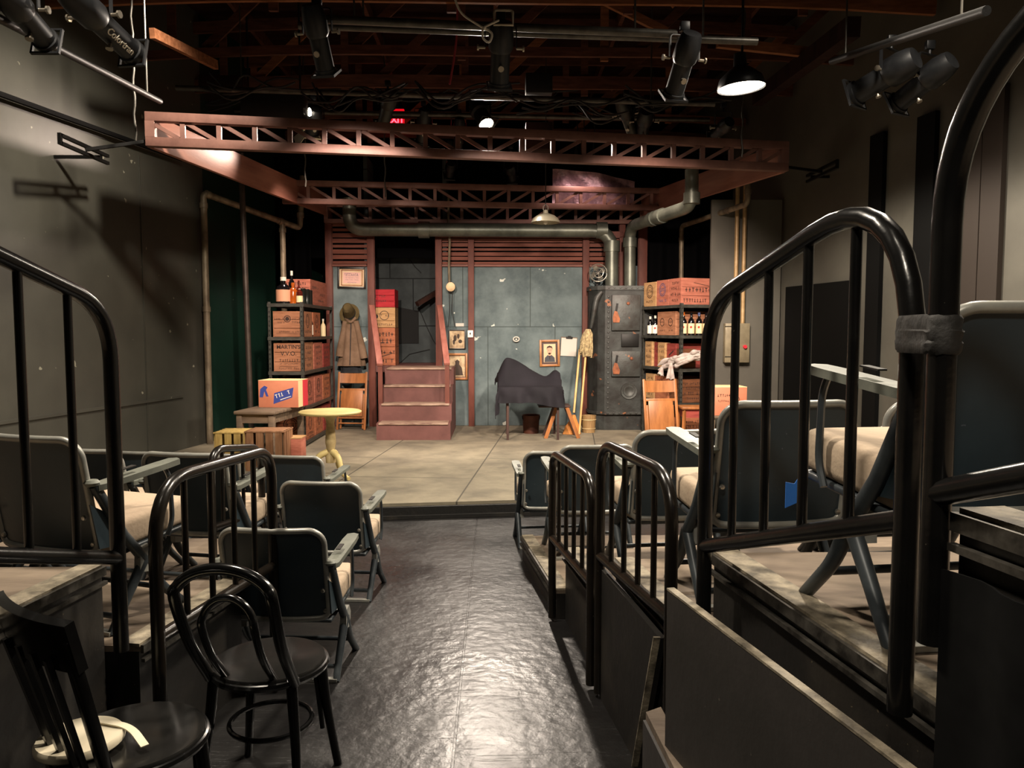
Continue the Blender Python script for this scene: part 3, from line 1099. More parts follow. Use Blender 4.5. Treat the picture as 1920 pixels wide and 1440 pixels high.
def bottle(lab, c, r, h, glass, label='label', cap='frameblack', shape='wine', group=None, spot=None, name='bottle'):
    t = thing(name, lab, 'bottle', c, 0, group)
    bm = nb()
    if shape == 'wine':
        pr = [(0, 0), (r * .95, 0), (r, .01), (r, h * .58), (r * .8, h * .68), (r * .36, h * .76), (r * .32, h * .97), (0, h * .97)]
    elif shape == 'jug':
        pr = [(0, 0), (r * .95, 0), (r, .02), (r, h * .5), (r * .85, h * .64), (r * .3, h * .76), (r * .28, h * .97), (0, h * .97)]
    else:
        pr = [(0, 0), (r * .95, 0), (r, .008), (r, h * .78), (r * .5, h * .86), (r * .5, h * .96), (0, h * .96)]
    lathe(bm, pr, seg=18)
    lp('glass_body', bm, glass, t)
    bm = nb()
    lathe(bm, [(0, h * .86), (r * .40, h * .86), (r * .40, h), (0, h)], seg=14)
    lp('cap', bm, cap, t)
    if label:
        bm = nb()
        lathe(bm, [(r * 1.015, h * .08), (r * 1.015, h * .52)], seg=18)
        lp('label', bm, label, t)
    if spot:
        bm = nb()
        lathe(bm, [(0, 0), (r * .35, 0), (r * .35, .002), (0, .002)], (0, 0, r * 1.02), 12, Matrix.Translation(V((-r * .3, 0, h * .36))) @ Matrix.Rotation(PI / 2, 4, 'X'))
        lp('label_seal', bm, spot, t)
    return t


GB = 'bottles and tins on top of the shelf by the stairs'
bottle('big dark jug with a pink label on the shelf top', lsl(.17, .14, 4), .095, .34, 'glassblack', 'labelpink', 'labelwhite', 'jug', GB, name='jug')
bottle('amber bottle beside the dark jug on the shelf top', lsl(.285, .16, 4), .055, .27, 'glassamber', None, 'glassamber', 'wine', GB)
bottle('slim russet bottle between the amber bottle and white-capped jar', lsl(.35, .2, 4), .03, .30, 'glassrust', None, 'glassrust', 'wine', GB)
bottle('small white-capped jar with cream label on the shelf top', lsl(.385, .09, 4), .04, .19, 'glassrust', 'label', 'labelwhite', 'jar', GB, name='jar')
bottle('tall stoppered bottle with a white collar standing behind the dark jug', lsl(.24, .28, 4), .04, .43, 'glassblack', None, 'labelwhite', 'wine', GB)
for i, (x, y, lab) in enumerate(((.41, .26, 'black tin nearest the white-capped jar on the shelf top'), (.42, .42, 'middle black tin on the shelf top'), (.41, .47 + .1, 'black tin farthest back on the shelf top'))):
    t = thing('tin_can', lab, 'can', lsl(x - .02, y - (.04 if i == 0 else .02), 4), 0, GB)
    bm = nb()
    lathe(bm, [(0, 0), (.055, 0), (.055, .006), (.052, .01), (.052, .18), (.055, .184), (.055, .19), (0, .19)], seg=20)
    lp('can_body', bm, 'tin', t)
    bm = nb()
    lathe(bm, [(0, .19), (.04, .19), (.04, .2), (0, .2)], seg=18)
    lp('can_lid', bm, 'iron', t)
bottle('green bottle with a white label in front of the crates, second shelf level', lsl(LSW - .02 + .01, .60, 3) + V((-.05, -.0, 0)), .042, .30, 'glassgreen', 'labelwhite', 'labelwhite', 'wine')
bottle('small cream-labelled bottle at the back end of the second shelf level', lsl(LSW - .05, 1.35, 3), .035, .25, 'label', None, 'labelwhite', 'wine')

# ---- right shelf, turned a little
RSX, RSY = at(1273, 838, 10.3).x, 10.3
fa, fb = V((RSX, RSY, 0)), at(1203, 700, 11.35)
RROT = math.atan2(RSX - fb.x, fb.y - RSY)
RSD = math.hypot(fb.x - RSX, fb.y - RSY)
RSW = .56
RV = [at(1273, y, RSY).z - SZ for y in (831, 757, 692, 629, 571)]
shelf_unit('grey steel shelf of crates and bottles next to the boiler', (RSX, RSY, SZ), RROT, RSW, RSD, RV)
RMX = Matrix.Translation(V((RSX, RSY, SZ))) @ Matrix.Rotation(RROT, 4, 'Z')


def rsl(x, y, lvl):
    return RMX @ V((x, y, RV[lvl] + .001))


GR = 'liquor crates on the steel shelf next to the boiler'


def rcrate(lab, x, y, lvl, s, m, faces, words=None, ink='ink'):
    return crate(lab, rsl(x, y, lvl), s, m, faces, GR, RROT, ink, words)


cwr = RSW - .06
t = rcrate('wide salmon crate with a script line, front of the shelf top by the boiler', RSW / 2, .20, 4, (cwr + .02, .32, .36), 'salmon',
           {'front': [('row', -.02, .06, .72, .16), ('bar', .12, .26, .5, .02, -.18), ('row', 0, -.34, .86, .13)], 'west': ROWS})
rcrate('mauve salmon crate with a printed seal on the shelf top by the boiler', RSW / 2, .56, 4, (cwr, .33, .36), 'salmon', {'west': RINGS}, ink='inkblue')
rcrate('tan crate with a ring stencil at the boiler end of the shelf top', RSW / 2, .93, 4, (cwr, .36, .35), 'pale', {'west': RINGS})
rcrate('tan crate with two ring stencils behind the row of yellow-labelled bottles', RSW / 2 + .01, .46, 3, (cwr, .50, .33), 'tan', {'west': TWO, 'front': []})
for i, (x, lab) in enumerate(((.10, 'yellow-labelled bottle nearest the shelf post'), (.22, 'second yellow-labelled bottle from the shelf post'), (.34, 'third yellow-labelled bottle from the shelf post'), (.45, 'last yellow-labelled bottle, half behind the black railing'))):
    bottle(lab, rsl(x, .10, 3), .045, .31, 'glassblack', 'label', ('glassamber', 'glassblack', 'inkblue', 'glassblack')[i], 'wine', 'yellow-labelled bottles', 'inkred')
bottle('dark bottle with a white label at the boiler end of the bottle level', rsl(.07, .98, 3), .042, .27, 'glassblack', 'labelwhite', 'labelwhite')
bottle('dark bottle with a pinkish label beside the crate with two rings', rsl(.07, .83, 3), .042, .28, 'glassblack', 'labelwhite', 'labelwhite', spot='inkred')
rcrate('pale stencilled crate end on the third level, nearest the boiler', RSW / 2, .95, 2, (cwr, .2, .36), 'pale', {'west': ROWS})
rcrate('narrow red crate between two pale crates, third level by the boiler', RSW / 2 + .02, .76, 2, (cwr - .02, .14, .35), 'red', {'west': ROWS[:2]})
rcrate('second pale stencilled crate on the third level by the boiler', RSW / 2, .57, 2, (cwr, .2, .35), 'pale', {'west': ROWS})
rcrate('dark red crate above the white rag, third level by the boiler', RSW / 2 + .01, .33, 2, (cwr - .02, .24, .34), 'red', {'west': [('bar', 0, .1, .6, .06, .5), ('bar', .1, -.2, .6, .05, .5)]})
rcrate('small dark brown box behind the white rag, third level', .16, .12, 2, (.22, .13, .27), 'brown', {'front': [('row', 0, .1, .6, .08), ('row', 0, -.1, .6, .08)]})
rcrate('pale crate end on the fourth level behind the wooden folding chair', RSW / 2, .90, 1, (cwr, .24, .36), 'pale', {'west': ROWS})
rcrate('orange crate with a cream top on the fourth level behind the folding chair', RSW / 2, .56, 1, (cwr, .36, .34), 'orange', {'west': ROWS[:2]})
rcrate('brown crate at the front of the fourth level beside the folding chair', RSW / 2 - .02, .2, 1, (cwr - .06, .28, .32), 'brown', {'front': ROWS})
rcrate('pale crate on the bottom level of the shelf by the boiler', RSW / 2, .80, 0, (cwr, .4, .33), 'pale', {'west': ROWS})
rcrate('orange crate at the front of the bottom level by the boiler', RSW / 2, .32, 0, (cwr, .44, .33), 'orange', {'west': RINGS, 'front': ROWS})
# rag bundled over the third level
t = thing('white_rag', 'crumpled white rag bundled over the shelf edge beside the boiler', 'rag', rsl(.1, -.06, 2))
rg = random.Random(21)
ends = [(1236, 690, 10.55), (1250, 682, 10.45), (1262, 678, 10.32), (1275, 676, 10.22), (1290, 672, 10.2), (1304, 667, 10.2), (1316, 664, 10.2)]
for k in range(6):
    P = [at(p[0] + rg.uniform(-4, 4), p[1] + (k - 2.5) * (2.2 + .5 * math.sin(i_ * 1.3 + k)) + rg.uniform(-3, 3), p[2] + rg.uniform(-.04, .04)) for i_, p in enumerate(ends)]
    Q = fillet(P, .12, 4)
    R_ = [.026 + .010 * math.sin(i_ * .9 + k) for i_ in range(len(Q))]
    R_[0] = R_[-1] = .008
    ob('rag_fold', tube(nb(), Q, R_, 10), 'rag', t, 60)
T = [at(1258, 676, 10.26), at(1250, 711, 10.22), at(1264, 712, 10.2)]
bm = nb()
grid(bm, lambda u, v: T[0].lerp(T[1].lerp(T[2], u), .15 + v * .85) + V((0, -.02 * math.sin(u * PI * 3) * v, .012 * math.sin(u * 9))), 12, 8, .012)
ob('hanging_corner', bm, 'rag', t, 60)
T2 = [at(1244, 684, 10.5), at(1234, 702, 10.48), at(1244, 706, 10.4)]
bm = nb()
grid(bm, lambda u, v: T2[0].lerp(T2[1].lerp(T2[2], u), .1 + v * .9) + V((0, -.02 * math.sin(u * PI * 2) * v, .01 * math.sin(u * 9))), 10, 8, .014)
ob('bunched_end', bm, 'rag', t, 60)

# =================================================================== LEFT STAGE FURNITURE
# low bench with the orange carton
BZ = .70
c0, c1, c2 = atz(437, 771, BZ), atz(514, 772, BZ), atz(578, 757, BZ)
bw, bl = (c1 - c0).length, (c2 - c1).length
bang = -math.atan2(c2.x - c1.x, c2.y - c1.y) * .8
t = thing('bench_table', 'low weathered wooden bench carrying the orange carton', 'bench', (c0.x, c0.y, SZ), bang)
hh = BZ - SZ
bm = nb()
box(bm, (bw / 2, bl / 2, hh - .02), (bw, bl, .04), None, .012)
lp('bench_top', bm, 'benchwood', t)
bm = nb()
for y in (.05, bl - .05):
    box(bm, (bw / 2, y, hh - .09), (bw - .1, .025, .10))
for x in (.05, bw - .05):
    box(bm, (x, bl / 2, hh - .09), (.025, bl - .1, .10))
lp('apron', bm, 'benchwood', t)
for x in (.055, bw - .055):
    for y in (.055, bl - .055):
        bm = nb()
        box(bm, (x, y, (hh - .04) / 2), (.065, .065, hh - .04), None, .005)
        lp('leg', bm, 'benchwood', t)
# the carton
kz = BZ
k0, k1 = atz(488, 763, kz), atz(556, 765, kz)
kw = (k1 - k0).length
kh = at(488, 713, k0.y).z - kz
kd = .34
t = thing('carton', 'orange carton with a blue banner print on the low bench', 'carton', ((k0.x + k1.x) / 2 + .02, (k0.y + k1.y) / 2 + kd / 2, kz), -.10)
bm = nb()
box(bm, (0, 0, kh / 2), (kw, kd, kh), None, .004)
lp('carton_body', bm, 'cartonorange', t)
bm = nb()
box(bm, (-kw * .25, 0, kh + .002), (kw * .498, kd, .004))
box(bm, (kw * .25, 0, kh + .002), (kw * .498, kd, .004))
lp('flaps', bm, 'cartoncream', t)
bm = nb()
O, R, U = V((0, -kd / 2 - .0005, kh / 2)), V((1, 0, 0)), V((0, 0, 1))
prism(bm, [(-.06, -.12), (.17, -.04), (.19, .08), (-.05, .01)], O, R, U, .0012)
prism(bm, [(-.21, -.04), (-.17, -.04), (-.15, .03), (-.13, -.03), (-.10, -.03), (-.13, .05), (-.11, .08), (-.15, .10), (-.20, .06)], O + V((-.02, 0, 0)), R, U, .0012)
lp('blue_print', bm, 'blue', t)
bm = nb()
marks(bm, O + V((.06, -.0014, -.02)), V((1, 0, .33)), V((-.33, 0, 1)), [('row', 0, .02, .19, .045), ('bar', .02, -.035, .14, .008)], RNDM)
lp('banner_lettering', bm, 'labelwhite', t)
bm = nb()
box(bm, (kw / 2 + .0008, -kd * .28, kh / 2), (.0016, kd * .42, kh * .98))
lp('cream_side', bm, 'cartoncream', t)
bm = nb()
box(bm, (kw / 2 + .0008, kd * .22, kh / 2), (.0016, kd * .5, kh * .98))
lp('red_side', bm, 'cartonred', t)
# slatted crates on the floor
def slat_crate(lab, c, s, m, rot=0):
    w, d, h = s
    t = thing('slatted_crate', lab, 'crate', c, rot, 'slatted crates below the bench')
    bm = nb()
    n = max(3, int(w / .085))
    for i in range(n):
        x = -w / 2 + (i + .5) * w / n
        for y in (-d / 2, d / 2):
            box(bm, (x, y, h / 2), (w / n * .72, .014, h))
    n2 = max(3, int(d / .085))
    for i in range(n2):
        y = -d / 2 + (i + .5) * d / n2
        for x in (-w / 2, w / 2):
            box(bm, (x, y, h / 2), (.014, d / n2 * .72, h))
    lp('slats', bm, m, t)
    bm = nb()
    box(bm, (0, 0, h - .008), (w + .02, d + .02, .016), None, .004)
    lp('lid', bm, m, t)
    bm = nb()
    box(bm, (0, 0, .012), (w - .03, d - .03, .02))
    for x in (-1, 1):
        for y in (-1, 1):
            box(bm, (x * (w / 2 - .025), y * (d / 2 - .025), h / 2 - .01), (.03, .03, h - .03))
    lp('inner_frame', bm, 'benchwood', t)
    return t


y = 8.35
slat_crate('yellow slatted wooden crate nearest the standing pipe', ((at(401, 800, y).x + at(468, 800, y).x) / 2, y + .2, SZ), (.40, .36, at(440, 811, y).z - SZ), 'slatyellow')
y = 8.15
xr, xl = at(534, 800, y).x, at(462, 800, y).x
slat_crate('brown slatted wooden crate beside the yellow one', ((xl + xr) / 2 - .02, y + .19, SZ), (xr - xl, .36, at(500, 809, y).z - SZ), 'slatbrown')
y = 8.42
t = thing('small_box', 'small red-orange box on the stage floor beside the brown slatted crate', 'box', (at(553, 840, y).x - .01, y + .12, SZ))
hb_ = at(553, 823, y).z - SZ
bm = nb()
box(bm, (0, 0, hb_ / 2), (.15, .22, hb_), None, .004)
lp('box_body', bm, CR['salmon'], t)
bm = nb()
box(bm, (0, 0, hb_ + .006), (.155, .225, .012))
lp('box_lid', bm, CR['pale'], t)
# cream pedestal table
pz = SZ + .68
pc = atz(619, 770, pz)
pr_ = 58 * pc.y / FPX
t = thing('pedestal_table', 'round cream pedestal table with curved tripod feet on the stage edge', 'table', (pc.x, pc.y, SZ))
bm = nb()
lathe(bm, [(0, .645), (pr_ * .93, .648), (pr_, .662), (pr_, .672), (pr_ * .96, .68), (0, .68)], seg=44)
lp('table_top', bm, 'cream', t)
bm = nb()
lathe(bm, [(0, .15), (.05, .15), (.055, .22), (.035, .26), (.045, .30), (.055, .36), (.04, .55), (.05, .60), (.09, .64), (0, .645)], seg=20)
lp('pedestal', bm, 'creamdark', t)
for k in range(3):
    a = 2 * PI * k / 3 - .75
    bm = nb()
    P = fillet([(.03 * math.cos(a), .03 * math.sin(a), .26), (.13 * math.cos(a), .13 * math.sin(a), .22), (.19 * math.cos(a), .19 * math.sin(a), .05), (.30 * math.cos(a), .30 * math.sin(a), .02)], .12, 5)
    tube(bm, P, [.034 - .014 * i / (len(P) - 1) for i in range(len(P))], 10)
    lp('leg', bm, 'cream', t)

# folding wooden chairs
def folding_chair(lab, c, rot, lean, group='folded wooden chairs'):
    t = thing('folding_chair', lab, 'chair', c, Euler((-lean, 0, rot)), group)
    W, Hh = .42, .88
    for s in (-1, 1):
        bm = nb()
        bar(bm, (s * W / 2, 0, 0), (s * W / 2, 0, Hh), .034, .026, up=(0, 1, 0), bev=.004)
        lp('stile', bm, 'orangewood', t)
        bm = nb()
        bar(bm, (s * (W / 2 - .04), .035, .02), (s * (W / 2 - .04), .03, Hh * .62), .026, .022, up=(0, 1, 0), bev=.003)
        lp('leg', bm, 'orangewood', t)
    bm = nb()
    grid(bm, lambda u, v: V(((u - .5) * (W - .03), -.012 + .02 * (1 - (2 * u - 1) ** 2), Hh - .17 + v * .15)), 12, 2, .014)
    lp('top_slat', bm, 'orangewood', t)
    bm = nb()
    box(bm, (0, .0, Hh - .27), (W - .03, .016, .035), None, .003)
    lp('back_rung', bm, 'orangewood', t)
    bm = nb()
    box(bm, (0, -.004, .40), (W - .09, .018, .40), None, .006)
    lp('seat', bm, 'orangewood', t)
    for z in (.10, .18):
        bm = nb()
        cyl(bm, (-W / 2, .0, z), (W / 2, .0, z), .011, seg=10)
        lp('rung', bm, 'orangewood', t)
    return t


fc = atz(660, 806, SZ)
folding_chair('folded wooden chair leaning under the hanging overcoat beside the stairs', (at(658, 806, 11.55).x, 11.55, SZ), -.10, .18)
f2 = at(1243, 820, 9.75)
folding_chair('folded wooden chair leaning on the crate shelf next to the boiler', (f2.x, 9.75, SZ), .12, .20)
# small wooden stool box at the right
p = at(1296, 800, 9.85)
t = thing('wooden_stool', 'small square reddish wooden stool beside the leaning folding chair', 'stool', (p.x + .03, 9.9, SZ))
bm = nb()
box(bm, (0, 0, .50), (.36, .34, .03), None, .006)
lp('seat', bm, 'orangewood', t)
for x in (-1, 1):
    for y in (-1, 1):
        bm = nb()
        bar(bm, (x * .14, y * .13, .485), (x * .16, y * .15, 0), .035, .035)
        lp('leg', bm, 'orangewood', t)
bm = nb()
box(bm, (0, 0, .43), (.29, .27, .11))
lp('apron', bm, CR['red'], t)
# right carton on a low bench
cy = 9.4
u0, u1 = at(1341, 725, cy), at(1402, 725, cy)
zt = u0.z
cw2 = u1.x - u0.x
t = thing('side_bench', 'low bench under the red carton by the fuse box', 'bench', ((u0.x + u1.x) / 2 + .04, cy + .2, SZ))
zb = zt - .36
bm = nb()
box(bm, (0, 0, zb - SZ - .016), (.62, .44, .03), None, .006)
lp('bench_top', bm, 'benchwood', t)
for x in (-1, 1):
    for y in (-1, 1):
        bm = nb()
        box(bm, (x * .26, y * .17, (zb - SZ - .03) / 2), (.05, .05, zb - SZ - .03))
        lp('leg', bm, 'benchwood', t)
t = thing('carton', 'red carton with a line drawing below the fuse box', 'carton', ((u0.x + u1.x) / 2, cy + .2, zb))
bm = nb()
box(bm, (0, 0, .175), (cw2, .36, .35), None, .004)
lp('carton_body', bm, 'cartonorange', t)
bm = nb()
box(bm, (0, 0, .353), (cw2, .36, .006))
lp('flaps', bm, 'cartoncream', t)
bm = nb()
prism(bm, [(-cw2 * .2, -.165), (cw2 / 2 - .005, -.165), (cw2 / 2 - .005, .0), (cw2 * .2, -.09)], (0, -.1805, .17), (1, 0, 0), (0, 0, 1), .001)
lp('red_print', bm, 'cartonred', t)
bm = nb()
marks(bm, (cw2 * .18, -.1815, .15), (1, 0, 0), (0, 0, 1), [('ring', 0, .05, .035, .006), ('ring', -.01, -.05, .045, .006), ('row', -.16, .10, .16, .03), ('row', -.16, .03, .14, .02)], RNDM)
lp('ink_drawing', bm, 'ink', t)

# =================================================================== WALL PIECES
def picture(name, lab, px0, py0, px1, py1, fm, liner, im, Y=12.044, fw=.02, group=None, tilt=0, cat='picture'):
    a, b = at(px0, py1, Y), at(px1, py0, Y)
    w, h = b.x - a.x, b.z - a.z
    t = thing(name, lab, cat, ((a.x + b.x) / 2, Y, a.z), (0, tilt, 0), group)
    bm = nb()
    for s in (-1, 1):
        box(bm, (s * (w / 2 - fw / 2), -.012, h / 2), (fw, .028, h), None, .004)
        box(bm, (0, -.012, h / 2 + s * (h / 2 - fw / 2)), (w - 2 * fw, .028, fw), None, .004)
    lp('frame', bm, fm, t)
    bm = nb()
    box(bm, (0, -.002, h / 2), (w - fw, .008, h - fw))
    lp('backing', bm, liner, t)
    return t, w, h


t, w, h = picture('framed_certificate', 'black-framed pink certificate on the wall above the hanging coat', 633, 501, 686, 541, 'frameblack', 'paper', None, fw=.03, tilt=.02)
bm = nb()
box(bm, (0, -.008, h / 2), (w * .62, .002, h * .52))
lp('certificate_sheet', bm, 'paperpink', t)
bm = nb()
marks(bm, (0, -.0092, h / 2), (1, 0, 0), (0, 0, 1), [('row', 0, h * .17, w * .5, .03), ('row', 0, .03, w * .45, .012), ('row', 0, 0, w * .45, .012), ('row', 0, -.03, w * .45, .012), ('row', 0, -.07, w * .3, .012)], RNDM)
lp('printed_lettering', bm, 'inkblue', t)
bm = nb()
for s in (-1, 1):
    box(bm, (s * w * .36, -.008, h / 2), (.012, .002, h * .72))
    box(bm, (0, -.008, h / 2 + s * h * .35), (w * .73, .002, .012))
lp('ornate_border', bm, 'rust', t)
GP = 'small framed pictures on the set wall'


def scene_pic(t, w, h, fw):
    bm = nb()
    box(bm, (0, -.008, h / 2), (w - 2.6 * fw, .002, h - 2.6 * fw))
    lp('sepia_print', bm, 'sepia', t)


t, w, h = picture('framed_photograph', 'small dark-framed sepia photograph above the gold-framed one', 841, 618, 873, 655, 'frameblack', 'paper', None, group=GP, fw=.018)
scene_pic(t, w, h, .018)
bm = nb()
for dx, dz, rx, rz in ((-.03, .02, .025, .05), (.02, .05, .02, .04), (.05, -.03, .03, .03), (-.05, -.04, .02, .04)):
    prism(bm, [(dx + rx * math.cos(a * PI / 5), dz + rz * math.sin(a * PI / 5)) for a in range(10)], (0, -.0092, h / 2), (1, 0, 0), (0, 0, 1), .001)
lp('print_figures', bm, 'sepiadark', t)
t, w, h = picture('framed_photograph', 'gold-framed photograph of a seated figure beside the stair handrail', 838, 662, 877, 712, 'framegold', 'framedark', None, group=GP, fw=.035)
scene_pic(t, w, h, .035)
bm = nb()
prism(bm, [(-.09, -.14), (.09, -.14), (.07, -.02), (.03, .03), (.035, .08), (0, .11), (-.035, .08), (-.03, .03), (-.06, 0)], (0, -.0092, h / 2), (1, 0, 0), (0, 0, 1), .001)
lp('print_figure', bm, 'sepiadark', t)
t, w, h = picture('framed_portrait', 'gold-framed portrait of a man in a grey suit beside the clipboard', 1012, 637, 1050, 687, 'framegold', 'framedark', None, group=GP, fw=.035, tilt=-.02)
bm = nb()
box(bm, (0, -.008, h / 2), (w - .13, .002, h - .13))
lp('portrait_paper', bm, 'paper', t)
O = (0, -.0095, h / 2)


def ell(cx, cz, rx, rz, n=16):
    return [(cx + rx * math.cos(2 * PI * j / n), cz + rz * math.sin(2 * PI * j / n)) for j in range(n)]


bm = nb()
prism(bm, [(-.085, -.14), (.085, -.14), (.075, -.07), (.03, -.03), (-.03, -.03), (-.075, -.07)], O, (1, 0, 0), (0, 0, 1), .001)
lp('printed_suit', bm, 'suit', t)
bm = nb()
prism(bm, ell(0, .04, .042, .062), (0, -.0105, h / 2), (1, 0, 0), (0, 0, 1), .001)
prism(bm, [(-.02, -.04), (.02, -.04), (.02, 0), (-.02, 0)], (0, -.0105, h / 2), (1, 0, 0), (0, 0, 1), .001)
lp('printed_face', bm, 'skin', t)
bm = nb()
prism(bm, [(-.046, .05), (-.04, .1), (0, .118), (.04, .1), (.046, .05), (.034, .08), (0, .088), (-.034, .08)], (0, -.0118, h / 2), (1, 0, 0), (0, 0, 1), .001)
for s in (-1, 1):
    prism(bm, ell(s * .016, .045, .007, .004, 8), (0, -.0118, h / 2), (1, 0, 0), (0, 0, 1), .001)
prism(bm, ell(0, .008, .012, .003, 8), (0, -.0118, h / 2), (1, 0, 0), (0, 0, 1), .001)
prism(bm, [(-.008, -.04), (.008, -.04), (.005, -.1), (-.005, -.1)], (0, -.0118, h / 2), (1, 0, 0), (0, 0, 1), .001)
lp('printed_features', bm, 'ink', t)
# clipboard
a, b = at(1050, 668, 12.04), at(1081, 632, 12.04)
w, h = b.x - a.x, b.z - a.z
t = thing('clipboard', 'clipboard with white sheets hanging beside the framed portrait', 'clipboard', ((a.x + b.x) / 2, 12.043, a.z), (0, .05, 0))
bm = nb()
box(bm, (0, 0, h / 2), (w, .012, h), None, .003)
lp('board', bm, 'benchwood', t)
bm = nb()
box(bm, (0, -.009, h * .48), (w * .94, .006, h * .94))
lp('paper_sheet', bm, 'paperwhite', t)
bm = nb()
box(bm, (0, -.018, h * .97), (w * .4, .02, .035), None, .004)
cyl(bm, (-w * .1, -.02, h * 1.02), (w * .1, -.02, h * 1.02), .012, seg=10)
lp('clip', bm, 'iron', t)
# wall card, switch
a = at(862, 609, 12.043)
o = ob('wall_card', box(nb(), a, (.13, .01, .05)), 'paperwhite')
tag(o, 'small white card pinned above the dark-framed photograph', 'card')
a = at(882, 626, 11.94)
t = thing('light_switch', 'cream electrical switch on the slim red-brown column', 'switch', a - V((0, 0, .05)))
bm = nb()
box(bm, (0, -.012, .05), (.085, .03, .11), None, .006)
lp('switch_box', bm, 'enamelwhite', t)
bm = nb()
box(bm, (0, -.034, .055), (.016, .018, .03))
lp('toggle', bm, 'iron', t)
# junction box on a hanging cord
j = at(845, 538, 11.9)
t = thing('junction_box', 'tan junction box hanging on a brown cord over the grey wall', 'box', j - V((0, 0, .06)))
bm = nb()
lathe(bm, [(0, -.035), (.07, -.03), (.075, 0), (.07, .03), (0, .035)], (0, 0, .06), 16, Matrix.Translation(V((0, 0, .06))) @ Matrix.Rotation(PI / 2, 4, 'X') @ Matrix.Translation(V((0, 0, -.06))))
lp('box_body', bm, 'conduit', t)
bm = nb()
tube(bm, [(-.02, 0, .12), (-.025, 0, .4), (-.01, .0, .75), (-.03, -.05, .95), (-.02, -.05, 1.4)], .018, 8)
lp('cord', bm, 'thinpipe', t)
bm = nb()
for x in (-.02, .03):
    tube(bm, [(x, 0, 0), (x * .7, .0, -.3), (x * 2, .02, -.55)], .006, 6)
lp('loose_wires', bm, 'cableblack', t)
# wall emblem (small pale ring)
a = at(968, 636, 11.995)
bm = nb()
tube(bm, [a + V((.045 * math.cos(k * PI / 8), 0, .035 * math.sin(k * PI / 8))) for k in range(16)], .011, 8, closed=True)
cyl(bm, a, a - V((0, .02, 0)), .015)
o = ob('wall_hook', bm, 'paperwhite')
tag(o, 'small pale ring hook in the middle of the grey wall', 'hook')
# fan
a = at(1121, 512, 11.72)
fr_ = 16.5 * 11.72 / FPX
t = thing('wall_fan', 'small steel fan with a wire cage above the boiler', 'fan', a - V((0, 0, fr_)))
bm = nb()
for rr, yy in ((fr_, 0), (fr_ * .98, -.05), (fr_ * .55, -.065)):
    tube(bm, [(rr * math.cos(k * PI / 14), yy, fr_ + rr * math.sin(k * PI / 14)) for k in range(28)], .006, 6, closed=True)
for k in range(8):
    a_ = k * PI / 4
    tube(bm, [(0, -.07, fr_), (fr_ * .55 * math.cos(a_), -.065, fr_ + fr_ * .55 * math.sin(a_)), (fr_ * math.cos(a_), -.04, fr_ + fr_ * math.sin(a_))], .003, 5)
lp('cage', bm, 'fan', t)
for k in range(4):
    a_ = k * PI / 2 + .5
    bm = nb()

    def blf(u, v, a_=a_):
        r = .03 + u * (fr_ * .85 - .03)
        w = (v - .5) * (.5 + .5 * math.sin(u * PI)) * 1.1
        return V((r * math.cos(a_ + w * .8), -.02 + .03 * (v - .5), fr_ + r * math.sin(a_ + w * .8)))
    grid(bm, blf, 6, 4, .003)
    lp('blade', bm, 'fan', t)
bm = nb()
cyl(bm, (0, -.05, fr_), (0, .08, fr_), .035)
lp('motor', bm, 'iron', t)
bm = nb()
bar(bm, (0, .06, fr_), (0, .08, -.05), .03, .02, up=(0, 1, 0))
bar(bm, (0, .08, -.05), (0, .30, -.05), .03, .02)
lp('bracket', bm, 'iron', t)

# coat and hat on the wall
ca = at(657, 597, 11.93)
t = thing('overcoat', 'brown overcoat hanging on the wall under the hat', 'coat', V((ca.x, 11.9, 1.0)))


def cpt(px, py, Y=11.9):
    return at(px, py, Y)


rows = []
for py, l, r, ry in ((594, 648, 664, .04), (600, 645, 668, .06), (612, 645, 672, .075), (630, 643, 675, .085), (650, 640, 678, .09), (672, 637, 682, .10), (686, 634, 684, .10)):
    a, b = cpt(l, py), cpt(r, py)
    rows.append((V(((a.x + b.x) / 2, 11.9, a.z)), (b.x - a.x) / 2, ry, min(1, (py - 590) / 60)))
bm = nb()
loft(bm, rows, 40, .10, 6, .6)
ob('coat_body', bm, 'coat', t, 60)
for s, pts in ((-1, ((648, 602), (641, 640), (637, 668))), (1, ((667, 602), (676, 640), (682, 672)))):
    bm = nb()
    q = [at(p[0], p[1], 11.86) for p in pts]
    P = fillet(q, .2, 6)
    tube(bm, P, [.045 + .02 * i / len(P) for i in range(len(P))], 12)
    ob('sleeve', bm, 'coat', t, 60)
bm = nb()
tube(bm, fillet([at(648, 596, 11.85), at(657, 606, 11.82), at(667, 596, 11.85)], .05, 4), .022, 8)
ob('collar', bm, 'coat', t)
bm = nb()
bar(bm, at(658, 606, 11.80), at(656, 684, 11.79), .008, .01, up=(1, 0, 0))
ob('front_opening', bm, 'coatdark', t)
rows = []
for py, l, r in ((682, 638, 672), (692, 640, 676), (699, 640, 678)):
    a, b = cpt(l, py), cpt(r, py)
    rows.append((V(((a.x + b.x) / 2, 11.9, a.z)), (b.x - a.x) / 2, .05))
bm = nb()
loft(bm, rows, 30, .12, 5)
ob('dark_lining', bm, 'coatdark', t, 60)
ha = at(655, 582, 11.86)
t = thing('felt_hat', 'olive felt hat hung on the wall hook above the overcoat', 'hat', V((ha.x, 11.86, ha.z - .1)))
M = Matrix.Translation(at(655, 588, 11.9)) @ Matrix.Rotation(math.radians(62), 4, 'X')
bm = nb()
lathe(bm, [(0, .20), (.05, .205), (.075, .18), (.085, .10), (.095, .01), (.10, 0)], seg=24, M=M @ Matrix.Diagonal((1, 1.15, 1, 1)))
ob('crown', bm, 'hat', t)
bm = nb()
lathe(bm, [(.095, .0), (.15, -.012), (.152, -.004), (.095, .012)], seg=28, M=M @ Matrix.Diagonal((1, 1.15, 1, 1)))
ob('brim', bm, 'hat', t)
bm = nb()
